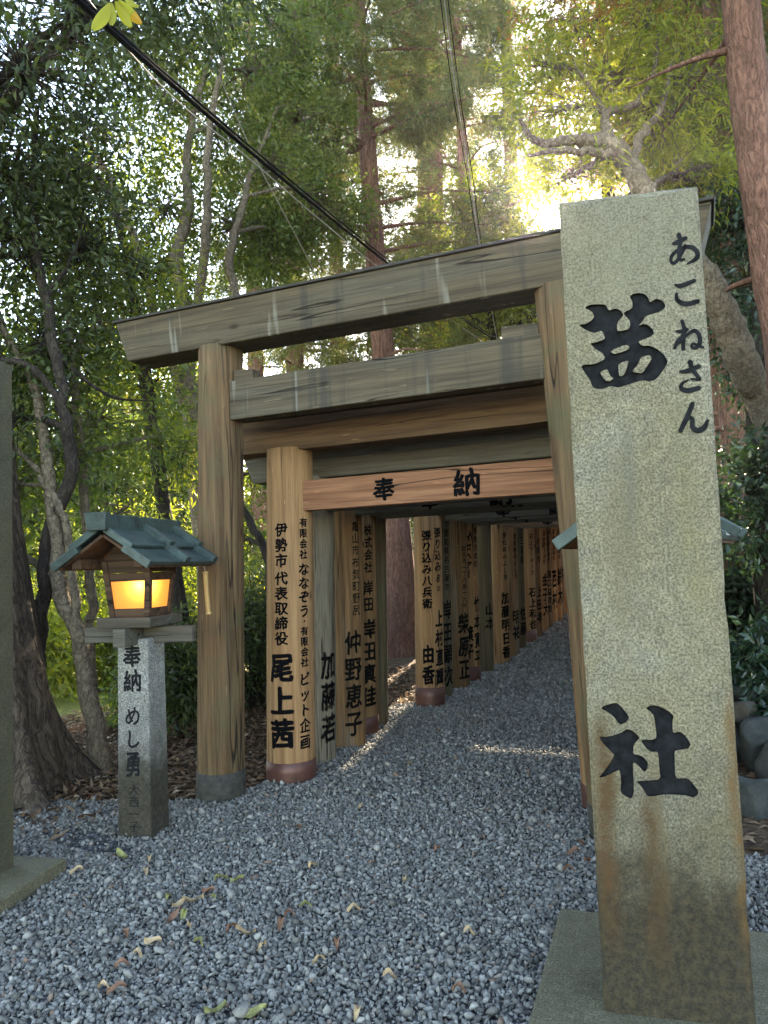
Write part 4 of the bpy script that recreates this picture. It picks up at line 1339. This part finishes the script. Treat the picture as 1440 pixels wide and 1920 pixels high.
make_tree('broadleaf_tree', 'fine leaved tree with a curved thin trunk between lantern and first gate', [(p, r)],
          [(at(x, y, d), s, (1, 1, .7)) for x, y, d, s in ((250, 500, 8.2, .7), (330, 600, 8.6, .6), (170, 560, 8.2, .7), (90, 450, 8.2, .7), (280, 720, 8.8, .6), (180, 680, 8.6, .6), (330, 860, 9, .5), (60, 600, 8.4, .6))],
          'leaf_bright', 'bark_dark', 25, BL, ncl=62, per=15, L=.11, W=.028, droop=.5)

p, r = stem_to_ground(pix([(486, 1330, 9), (505, 1075, 9), (470, 985, 9), (446, 930, 9), (420, 800, 9.1)]), [.06, .052, .048, .04, .02])
p2 = pix([(505, 1075, 9), (530, 1000, 9.1), (560, 930, 9.2), (575, 820, 9.4)])
make_tree('broadleaf_tree', 'crooked dark tree seen between the first and second gate posts', [(p, r), (p2, [.04, .032, .024, .01])],
          [(at(470, 880, 9.6), .45, (1, 1, .8), .8), (at(455, 1010, 9.8), .4, (1, 1, .8), .6), (at(490, 1150, 9.6), .4, (1, 1, .8), .5)], 'leaf_mid', 'bark_dark', 27, BL, ncl=70, per=13, L=.11, W=.036)

# cedars
CD = 'tall reddish barked cedars'
make_cedar('tall cedar with a straight reddish trunk in the middle, passing behind the gates', [ground_pt(*at(758, 1225, 13)[:2]), at(748, 1050, 13), at(717, 650, 13), at(692, 310, 13.2), at(676, 60, 13.5), at(660, -240, 14)], [.36, .26, .195, .155, .12, .05],
           6.0, 14, 31, CD, 2.5, nbr=62, ncl=28)
make_cedar('thin cedar seen above the right part of the tie beam', [ground_pt(*at(900, 1120, 20)[:2]), at(884, 640, 20), at(868, 300, 20), at(850, -100, 20.5)], [.24, .2, .15, .07], 7, 19, 32, CD, 2.8, nbr=62, ncl=24, L=.22, W=.024, size=.42)
make_cedar('pale shaded cedar far behind the leaning twisted tree', [ground_pt(*at(1325, 1000, 15)[:2]), at(1310, 500, 15), at(1292, 100, 15), at(1280, -200, 15.3)], [.3, .25, .2, .1], 6.5, 14, 33, CD, 2.2, nbr=40, ncl=20, L=.2, W=.02)
make_cedar('stout cedar at the right edge leaning away at the top', [ground_pt(*at(1545, 1200, 6.6)[:2]), at(1485, 700, 6.6), at(1440, 430, 6.6), at(1408, 200, 6.6), at(1388, 0, 6.6), at(1366, -250, 6.7)], [.27, .21, .185, .17, .155, .11],
           6.4, 8.4, 34, CD, 1.6, leaf='leaf_autumn', nbr=16, ncl=16, L=.11, W=.012, dead=3)
make_cedar('cedar with rusty foliage rising behind the right end of the first gate', [ground_pt(*at(980, 1080, 26)[:2]), at(965, 500, 26), at(950, 100, 26), at(940, -200, 26)], [.32, .26, .2, .1], 8, 24, 35, CD, 3.2, nbr=52, ncl=20, L=.28, W=.03, size=.5)
make_cedar('cedar in the distance left of the straight middle one', [ground_pt(*at(560, 1150, 22)[:2]), at(552, 600, 22), at(545, 100, 22), at(540, -200, 22)], [.3, .24, .18, .1], 7, 19, 36, CD, 3.0, nbr=58, ncl=20, L=.24, W=.026, size=.46)
for px_, d_, z_, lb_, sd_ in ((470, 27, 7.5, 'far cedar with loose feathery foliage above the left half of the first beam', 37), (625, 28, 8, 'far cedar filling the space just left of the straight middle cedar', 38), (790, 29, 8, 'far cedar between the middle cedar and the hanging wires', 39), (812, 23, 7.5, 'feathery cedar just left of the hanging wires, in front of the bright sky', 40)):
    make_cedar(lb_, [ground_pt(*at(px_ + 20, 1080, d_)[:2]), at(px_ + 8, 600, d_), at(px_, 100, d_), at(px_ - 8, -200, d_)], [.34, .28, .22, .1], z_, 24, sd_, CD, 3.3, nbr=46, ncl=18, L=.30, W=.032, size=.55)

# twisted leaning tree behind the marker stone
BR_ = 'broadleaf trees right of the gates'
p, r = stem_to_ground(pix([(1446, 800, 7.4), (1405, 705, 7.3), (1372, 625, 7.2), (1336, 545, 7.1), (1275, 455, 7.0), (1205, 350, 7.0), (1150, 275, 7.0), (1110, 262, 7.0), (1060, 266, 7.0), (1002, 264, 6.9), (976, 224, 6.9)]), [.16, .155, .15, .14, .125, .105, .085, .06, .045, .035, .018])
p2 = pix([(1205, 350, 7), (1186, 318, 7.0), (1205, 250, 7.1), (1238, 205, 7.2), (1262, 110, 7.3)])
p3 = pix([(1150, 275, 7), (1135, 215, 7.1), (1190, 195, 7.2), (1225, 140, 7.3), (1235, 60, 7.4)])
p4 = pix([(1172, 300, 7), (1115, 285, 6.9), (1050, 283, 6.8), (990, 292, 6.8)])
make_tree('broadleaf_tree', 'leaning pale trunk with twisted branches rising behind the tall marker stone', [(p, r), (p2, [.05, .045, .04, .03, .015]), (p3, [.05, .04, .035, .028, .012]), (p4, [.05, .04, .03, .012])],
          [(at(1040, 200, 7.3), .5, (1, 1, .7), .8), (at(1130, 140, 7.5), .6, (1, 1, .8)), (at(1220, 230, 7.6), .6, (1, 1, .8)), (at(1080, 60, 7.6), .6, (1, 1, .8)), (at(1190, 30, 7.6), .6, (1, 1, .7)), (at(1300, 150, 7.6), .6, (1, 1, .8)),
           (at(1060, 330, 7.4), .45, (1.3, 1, .55)), (at(1290, 330, 7.6), .55, (1, 1, .7)), (at(1010, 120, 7.4), .35, (1, 1, .7), .6)],
          'leaf_bright', 'bark_pale', 41, BR_, ncl=80, per=13, L=.125, W=.024, spread=.2)
for (lab, st, rr, bl, lf, bk, sd, kw) in (
    ('bright green broadleaf tree lit by the low sun beside the first gate beam', [ground_pt(*at(950, 1080, 19)[:2]), at(935, 700, 19), at(890, 480, 19), at(880, 330, 19)], [.14, .11, .08, .03],
     [(at(880, 430, 19), 1.3, (1, 1, .8)), (at(920, 370, 19), .9, (1, 1, .8)), (at(900, 520, 19), 1.2, (1, 1, .8)), (at(940, 560, 19.5), 1.3, (1, 1, .7)), (at(820, 590, 19), 1.2, (1, 1, .7)), (at(990, 600, 19), 1.0, (1, 1, .7))], 'leaf_bright', 'bark_dark', 42, dict(ncl=130, per=16, L=.17, W=.055, spread=.4)),
    ('yellowing tall tree right of the sun', [ground_pt(*at(1150, 1000, 14)[:2]), at(1145, 500, 14), at(1130, 200, 14), at(1120, -50, 14)], [.17, .14, .1, .04],
     [(at(1120, 120, 14), 1.4, (1, 1, .8)), (at(1220, 60, 14), 1.3, (1, 1, .8)), (at(1040, 40, 14), .9, (1, 1, .8), .6), (at(1250, 250, 14), 1.3, (1, 1, .8)), (at(1150, 330, 14), 1.0, (1, 1, .7)), (at(1340, 330, 14), 1.2, (1, 1, .8)), (at(1330, 80, 14), 1.3, (1, 1, .8))], 'leaf_autumn', 'bark_dark', 43, dict(ncl=125, per=16, L=.12, W=.045, spread=.34)),
    ('dark glossy camellia filling the slope behind the right lantern', [ground_pt(*at(1425, 1080, 7.5)[:2]), at(1415, 800, 7.6), at(1420, 600, 7.8), at(1400, 420, 8)], [.08, .07, .05, .03],
     [(at(1400, 400, 8), .6, (1, 1, .9)), (at(1440, 520, 8), .6, (1, 1, .9)), (at(1400, 600, 8.6), .5, (1, 1, .9)), (at(1450, 680, 7.8), .5, (1, 1, .9)), (at(1400, 900, 7.4), .45, (1, 1, .8)), (at(1440, 980, 7.0), .45, (1, 1, .7)), (at(1340, 420, 8.4), .5, (1, 1, .8)), (at(1500, 850, 7.4), .6, (1, 1, .8))], 'leaf_gloss', 'bark_dark', 44, dict(ncl=80, per=15, L=.095, W=.042)),
):
    make_tree('broadleaf_tree', lab, [stem_to_ground(st, rr)], bl, lf, bk, sd, BR_, **kw)


# --- sunlit shrubs and undergrowth
def make_shrub(label, x, y, h, r, leaf, seed, group, n=5, ncl=70, per=14, L=.10, W=.035, bark='bark_dark', spread=.2, name='shrub'):
    rg = np.random.default_rng(seed)
    b = ground_pt(x, y)
    stems, blobs = [], []
    for i in range(n):
        a = rg.uniform(0, 6.283); q = r * rg.uniform(.15, .7)
        top = b + np.array([math.cos(a) * q, math.sin(a) * q, h * rg.uniform(.5, .95)])
        mid = (b + top) / 2 + rg.normal(0, .06, 3)
        stems.append(([b, mid, top], [.022, .016, .006]))
        blobs.append((top - np.array([0, 0, h * .18]), r * rg.uniform(.45, .7), (1, 1, h / r * .35 + .3)))
    blobs.append((b + np.array([0, 0, h * .35]), r * .7, (1, 1, .6)))
    return make_tree(name, label, stems, blobs, leaf, bark, seed, group, 'shrub', ncl, per, L, W, .003, 'leaf', .012, spread, .05, 5)


SG = 'sunlit bushes at the edge of the clearing'
k = 0
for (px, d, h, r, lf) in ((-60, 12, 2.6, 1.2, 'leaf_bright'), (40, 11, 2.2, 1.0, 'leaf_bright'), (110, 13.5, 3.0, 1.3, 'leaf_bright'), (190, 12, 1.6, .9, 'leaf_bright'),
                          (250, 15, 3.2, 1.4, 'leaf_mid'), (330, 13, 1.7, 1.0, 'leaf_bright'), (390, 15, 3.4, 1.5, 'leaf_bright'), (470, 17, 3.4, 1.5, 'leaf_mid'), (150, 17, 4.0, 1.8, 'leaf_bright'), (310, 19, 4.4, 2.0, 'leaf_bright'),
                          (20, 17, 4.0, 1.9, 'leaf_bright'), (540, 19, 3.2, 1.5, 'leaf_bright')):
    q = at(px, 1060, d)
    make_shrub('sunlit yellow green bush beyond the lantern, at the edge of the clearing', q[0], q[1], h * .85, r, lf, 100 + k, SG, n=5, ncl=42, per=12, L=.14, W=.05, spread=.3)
    k += 1
UG = 'dark bushes under the trees'
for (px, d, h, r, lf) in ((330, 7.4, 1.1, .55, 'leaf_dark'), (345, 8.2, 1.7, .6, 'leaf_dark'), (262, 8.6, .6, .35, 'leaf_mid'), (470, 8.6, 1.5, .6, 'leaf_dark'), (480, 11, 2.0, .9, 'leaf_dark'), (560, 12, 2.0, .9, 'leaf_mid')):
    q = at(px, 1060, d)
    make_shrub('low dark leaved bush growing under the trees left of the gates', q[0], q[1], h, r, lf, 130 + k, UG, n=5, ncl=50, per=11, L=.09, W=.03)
    k += 1
RG = 'glossy bushes on the right bank'
for (px, d, h, r) in ((1405, 6.8, .9, .45), (1450, 6.0, .8, .4), (1380, 9, 1.5, .7), (1460, 8.4, 1.3, .6), (1350, 12, 2.2, 1.0), (1480, 11, 2.0, .9)):
    q = at(px, 1060, d)
    make_shrub('dark glossy bush on the bank behind the tall marker stone', q[0], q[1], h, r, 'leaf_gloss', 150 + k, RG, n=4, ncl=42, per=11, L=.10, W=.042)
    k += 1

# --- dark cedar trunks on the right slope
for i, (px, d, r, lean) in enumerate(((1392, 9.5, .17, -20), (1352, 11.5, .13, -15), (1440, 11, .2, -25), (1365, 16, .22, -20), (1425, 15, .2, -20), (1500, 13, .24, -20), (1330, 20, .24, -12), (1560, 9.5, .2, -30), (1470, 19, .24, -20))):
    q = at(px, 1060, d)
    g = ground_pt(q[0], q[1])
    make_cedar(('cedar trunk rising just past the right lantern roof', 'slender cedar trunk mostly behind the marker stone edge', 'cedar trunk at the right frame edge above the boulders', 'cedar trunk far up the slope behind the marker stone edge', 'cedar trunk deep in the shade between two nearer trunks', 'stout cedar trunk just outside the right frame edge', 'cedar trunk hidden behind the marker stone on the slope', 'nearest cedar trunk outside the right frame edge', 'farthest cedar trunk up the slope at the right frame edge')[i], [g, at(px + lean, 700, d), at(px + lean * 2.2, 300, d), at(px + lean * 3.2, -150, d)], [r * 1.4, r, r * .85, r * .5],
               5.5, 13, 200 + i, 'cedars on the right slope', 2.2, nbr=30, ncl=18, L=.2, W=.02)

# --- far wood beyond the clearing and behind the gates
fr = random.Random(4)
for i in range(40):
    px = -160 + i * 43 + fr.uniform(-18, 18)
    d = (26, 36, 31, 44)[i % 4] + fr.uniform(-2, 2)
    leftside = px < 760
    h = (fr.uniform(7, 10) if d < 34 else fr.uniform(10, 14)) if leftside else fr.uniform(13, 19)
    if 430 < px < 1230:
        d = fr.uniform(38, 48); h = fr.uniform(4, 6.5)
    q = at(px, 1055, d)
    g = ground_pt(q[0], q[1])
    top = g + np.array([fr.uniform(-.6, .6), fr.uniform(-.6, .6), h])
    mid = (g + top) / 2 + np.array([fr.uniform(-.3, .3), fr.uniform(-.3, .3), 0])
    blobs = []
    for j in range(7):
        f = .18 + .82 * j / 6
        rr = fr.uniform(1.2, 1.9) * (1.25 - .5 * f) * (d / 32)
        a = fr.uniform(0, 6.28)
        blobs.append((g + np.array([math.cos(a) * rr * .8, math.sin(a) * rr * .8, h * f]), rr, (1, 1, .9)))
    lf = ('leaf_mid', 'leaf_bright', 'leaf_mid', 'leaf_autumn' if i % 8 == 3 else 'leaf_bright')[i % 4] if leftside else ('leaf_mid', 'leaf_dark', 'leaf_autumn', 'leaf_mid')[i % 4]
    make_tree('background_tree', 'broadleaf tree in the background wood behind the gates', [([g, mid, top], [.2, .13, .03])], blobs, lf, 'bark_dark', 300 + i,
              'trees of the background wood', ncl=75, per=11, L=.30, W=.15, twig=.012, spread=.6, sides=6, limb_r=.04)

# --- leaf litter under the trees
def litter():
    rg = np.random.default_rng(11)
    n = 30000
    A = np.stack([rg.uniform(-7.5, -3.2, n), rg.uniform(2.0, 11, n)], -1)
    B_ = np.stack([rg.uniform(.15, 2.6, n // 2), rg.uniform(3.0, 12, n // 2)], -1)
    P = np.concatenate([A, B_])
    dens = np.exp(-np.maximum(0, np.hypot(P[:, 0] + 4.6, P[:, 1] - 4.2) - 1.2) * .25)
    keep = ~in_gravel(P[:, 0], P[:, 1]) & (rg.random(len(P)) < np.where(P[:, 0] < 0, dens, .5))
    edge = np.stack([rg.normal(-4.35, .3, 700), rg.normal(3.85, .28, 700)], -1); edge = edge[edge[:, 1] > 3.25]; edge = np.concatenate([edge, np.stack([rg.uniform(-3.65, -3.1, 260), rg.uniform(4.3, 9, 260)], -1)])
    P = np.concatenate([P[keep], edge]); n = len(P)
    z = hgt(P[:, 0], P[:, 1]) - .02 + rg.uniform(.005, .035, n)
    P3 = np.concatenate([P, z[:, None]], 1)
    D = unit(np.stack([rg.normal(size=n), rg.normal(size=n), rg.normal(0, .28, n)], -1))
    N = unit(np.stack([rg.normal(0, .35, n), rg.normal(0, .35, n), np.ones(n)], -1))
    V, F, q = leaf_cards(P3, D, N, rg.uniform(.05, .13, n), rg.uniform(.022, .045, n), rg.random(n))
    tag(mesh_obj('leaf_litter', V, F, M['leaf_dry'], rnd=q), 'dry brown fallen leaves covering the soil under the trees', kind='stuff')


litter()

# --- fallen leaves lying on the gravel
FL = 'fallen leaves on the gravel'
leaf_meshes = {}


def fallen_leaf(px, py, kind, size, rot):
    d = at(px, py, 1.0) - CC
    p = CC - d * (EYE / d[2])
    key = (kind, round(size, 2))
    if key not in leaf_meshes:
        bm = bmesh.new()
        n = 7; L = size; rows = []
        for i in range(n):
            t = i / (n - 1); w = L * .2 * math.sin(math.pi * min(.98, t * .92 + .06)) ** .8
            zc = .012 * math.sin(t * 5 + size * 90) + .006
            rows.append([bm.verts.new((L * (t - .5), -w, zc + .012)), bm.verts.new((L * (t - .5), 0, zc)), bm.verts.new((L * (t - .5), w, zc + .014 * math.sin(3 * t + 1)))])
        for i in range(n - 1):
            for j in range(2): bm.faces.new([rows[i][j], rows[i + 1][j], rows[i + 1][j + 1], rows[i][j + 1]])
        s0 = [bm.verts.new((-L * .5, -.0015, .007)), bm.verts.new((-L * .5, .0015, .007)), bm.verts.new((-L * .72, .002, .004))]
        bm.faces.new(s0)
        me = bpy.data.meshes.new('fallen_leaf'); bm.to_mesh(me); bm.free()
        me.materials.append(M['fallen_' + kind]); leaf_meshes[key] = me
    o = bpy.data.objects.new('fallen_leaf', leaf_meshes[key]); COL.objects.link(o)
    o.location = (p[0], p[1], hz(p[0], p[1]) + .022); o.rotation_euler = (random.uniform(-.25, .25), random.uniform(-.25, .25), rot)
    tag(o, {'tan': 'small dry tan leaf lying on the grey gravel', 'green': 'yellow green leaf lying on the grey gravel', 'brown': 'curled brown leaf lying on the grey gravel'}[kind], 'leaf', FL)


M['fallen_tan'] = plain('fallen_tan', (.36, .25, .14), .7, .3, .35, 30)
M['fallen_green'] = plain('fallen_green', (.20, .19, .06), .55, .4, .4, 30)
M['fallen_brown'] = plain('fallen_brown', (.17, .085, .05), .7, .3, .4, 30)
random.seed(9)
for px, py, kd, s in ((228, 1612, 'green', .10), (278, 1620, 'tan', .06), (272, 1645, 'tan', .06), (143, 1642, 'tan', .07), (30, 1693, 'green', .08), (415, 1656, 'green', .07), (444, 1660, 'green', .08), (316, 1692, 'green', .05),
                      (362, 1697, 'tan', .10), (335, 1706, 'tan', .09), (328, 1728, 'brown', .11), (344, 1728, 'green', .07), (354, 1748, 'tan', .05), (391, 1680, 'brown', .08), (400, 1694, 'green', .05), (460, 1758, 'tan', .09), (436, 1752, 'brown', .06),
                      (286, 1777, 'tan', .08), (258, 1803, 'tan', .05), (235, 1762, 'brown', .06), (228, 1822, 'brown', .06), (372, 1780, 'green', .06), (218, 1868, 'brown', .07), (196, 1864, 'tan', .06), (405, 1908, 'green', .10), (475, 1912, 'green', .09),
                      (586, 1632, 'tan', .05), (574, 1710, 'green', .06), (663, 1716, 'tan', .06), (544, 1725, 'brown', .06), (526, 1744, 'brown', .07), (492, 1788, 'tan', .05), (598, 1813, 'tan', .05), (668, 1913, 'tan', .06), (632, 1780, 'brown', .06),
                      (768, 1437, 'tan', .09), (676, 1520, 'tan', .05), (560, 1560, 'brown', .06), (820, 1600, 'brown', .05), (760, 1660, 'tan', .05), (1090, 1590, 'brown', .08), (1075, 1606, 'brown', .07), (1102, 1624, 'brown', .07), (1068, 1640, 'brown', .06), (730, 1842, 'tan', .05), (880, 1760, 'tan', .05), (860, 1870, 'brown', .06)):
    fallen_leaf(px, py, kd, s, random.uniform(0, 6.28))

# --- boulders of the right bank
BG = 'boulders of the stone bank right of the marker stone'


def boulder(px, py, d, s, label, seed):
    c = at(px, py, d)
    rg = np.random.default_rng(seed)
    bm = bmesh.new(); bmesh.ops.create_icosphere(bm, subdivisions=4, radius=1)
    dirs = [(unit(rg.normal(size=3)), rg.uniform(.58, .86)) for _ in range(15)]
    for v in bm.verts:
        p = np.array(v.co)
        for dn, lim in dirs:
            e = p @ dn - lim
            if e > 0: p = p - dn * e * .85
        p = p * (1.18 + .05 * math.sin(p[0] * 7 + seed) * math.sin(p[1] * 6) + .025 * math.sin(p[2] * 17 + p[0] * 13) * math.sin(p[1] * 15 + seed))
        v.co = p * np.array(s)
    o = bm_obj('boulder', bm, M['rock'], None, True, tuple(c))
    o.rotation_euler = (rg.uniform(-.2, .2), rg.uniform(-.2, .2), rg.uniform(0, 6.28))
    tag(o, label, 'boulder', BG)


for i, (px, py, d, s, lab) in enumerate((
        (1405, 1275, 6.3, (.15, .12, .085), 'rounded brown boulder on top of the stone bank'),
        (1398, 1302, 5.9, (.11, .10, .08), 'small grey boulder just below the rounded brown one'),
        (1432, 1310, 5.9, (.14, .12, .10), 'grey boulder at the frame edge beside the small one'),
        (1392, 1335, 5.7, (.12, .11, .09), 'greenish boulder tucked against the marker stone edge'),
        (1424, 1395, 5.4, (.20, .17, .19), 'large dark green boulder in the middle of the bank'),
        (1425, 1535, 4.6, (.19, .17, .29), 'tall upright dark boulder leaning by the marker stone'),
        (1440, 1675, 4.2, (.22, .2, .15), 'low broad boulder under the tall upright one'),
        (1450, 1775, 3.8, (.16, .16, .12), 'bluish boulder at the foot of the bank'),
        (1470, 1450, 5.0, (.22, .2, .24), 'boulder cut by the right frame edge behind the upright one'),
        (1375, 1400, 5.8, (.16, .15, .15), 'boulder hidden behind the marker stone in the bank'),
        (1385, 1500, 5.2, (.16, .15, .18), 'lower boulder hidden behind the marker stone in the bank'),
        (1460, 1290, 6.6, (.2, .18, .13), 'flat boulder at the top right corner of the bank'))):
    boulder(px, py, d, s, lab, 400 + i)

# --- overhead cables
def cable(name, label, pts, r, mat, n=6):
    P, R = smooth_curve(pts, [r] * len(pts), 10)
    V, F = tube(P, R, n)
    return tag(mesh_obj(name, V, F, M[mat], None, True), label, 'cable', 'overhead cables')


cable('overhead_cable', 'thick black cable crossing from the top left down behind the first gate beam', [at(60, -90, 3.2), at(145, 0, 3.6), at(330, 165, 5.0), at(560, 360, 7.6), at(735, 500, 11), at(840, 580, 14), at(925, 636, 18)], .016, 'cable_black', 8)
cable('overhead_cable', 'second black cable running just beside the thick one', [at(72, -90, 3.2), at(158, 0, 3.6), at(338, 162, 5.0), at(566, 356, 7.6), at(738, 496, 11), at(842, 577, 14), at(927, 633, 18)], .009, 'cable_black', 6)
cable('overhead_cable', 'thin pale cable sagging just below the thick black one', [at(120, -60, 3.8), at(250, 105, 5), at(350, 205, 6), at(470, 300, 7.4), at(600, 412, 9.4), at(735, 520, 12), at(925, 655, 18)], .006, 'cable_pale')
cable('overhead_cable', 'thin wire falling steeply from the top across the thick cable', [at(318, -50, 7), at(342, 0, 7.2), at(400, 120, 7.6), at(478, 295, 8.4), at(530, 395, 9), at(590, 510, 10), at(640, 610, 11)], .006, 'cable_pale')
for j, lab in enumerate(('left wire of the trio hanging down beside the sun gap', 'middle wire of the trio hanging down beside the sun gap', 'right wire of the trio hanging down beside the sun gap')):
    o_ = j * 7
    cable('overhead_cable', lab, [at(818 + o_, -60, 8), at(826 + o_, 0, 8.2), at(850 + o_ * .9, 180, 9.2), at(876 + o_ * .7, 330, 10.5), at(897 + o_ * .5, 465, 12), at(930 + o_ * .4, 640, 15)], .0055, 'cable_black' if j != 1 else 'cable_pale')

# --- yellowing leaves hanging in at the top edge
def sprig():
    base = at(120, -330, 2.3)
    root = tag(empty('leafy_twig', base), 'twig tip with large yellow green leaves, one browned, hanging in at the top edge', 'twig')
    P, R = smooth_curve([base, at(190, -150, 2.15), at(225, -40, 2.1), at(212, 4, 2.1)], [.006, .004, .003, .002], 8)
    V, F = tube(P, R, 6); mesh_obj('stem', V - base, F, M['bark_dark'], root, True)
    tips = [((205, 4), (172, 54), .07), ((208, 4), (207, 46), .055), ((216, 2), (245, 50), .075), ((222, 0), (266, 44), .075), ((230, -14), (262, 10), .06), ((226, -30), (190, -20), .06)]
    for i, (a, b, w) in enumerate(tips):
        A = at(*a, 2.1); B = at(*b, 2.08 + .02 * i)
        ax = B - A; ln = np.linalg.norm(ax); ax = ax / ln
        sd = unit(np.cross(ax, CF)); up_ = np.cross(sd, ax)
        verts, faces = [], []
        n = 9
        for q in range(n):
            t = q / (n - 1); hw_ = ln * .2 * math.sin(math.pi * min(.985, t * .9 + .05)) ** .75
            c = A + ax * ln * t + up_ * .006 * math.sin(t * 3)
            verts += [c - sd * hw_ + up_ * .006, c, c + sd * hw_ + up_ * .006]
        for q in range(n - 1):
            for u in range(2): faces.append((q * 3 + u, q * 3 + u + 1, q * 3 + 4 + u, q * 3 + 3 + u))
        rnd = np.clip(np.array([[.05, .1, .05]] * n).ravel() + (np.repeat(np.linspace(0, 1, n), 3) > .62) * (.6 if i in (3,) else 0) + (.33 if i in (1, 4) else 0), 0, 1)
        mesh_obj('leaf', np.array(verts) - base, [tuple(f) for f in faces], M['leaf_yellow'], root, True, rnd=rnd)


sprig()


# ------------------------------------------------------------------ thin mist box added to imitate veiling glare around the sun
def glare_haze():
    k = NT('glare_haze_air')
    vol = k.n('VolumePrincipled', {'Color': (.95, .96, 1.0), 'Density': GLARE_HAZE, 'Anisotropy': .85})
    k.t.links.new(vol.outputs[0], k.out.inputs['Volume'])
    bm = bmesh.new(); add_box(bm, -60, 60, -25, 75, -6, 32, 0)
    tag(bm_obj('glare_haze', bm, k.m), 'thin mist added to imitate veiling glare around the low sun', kind='stuff')


GLARE_HAZE = .0008
glare_haze()
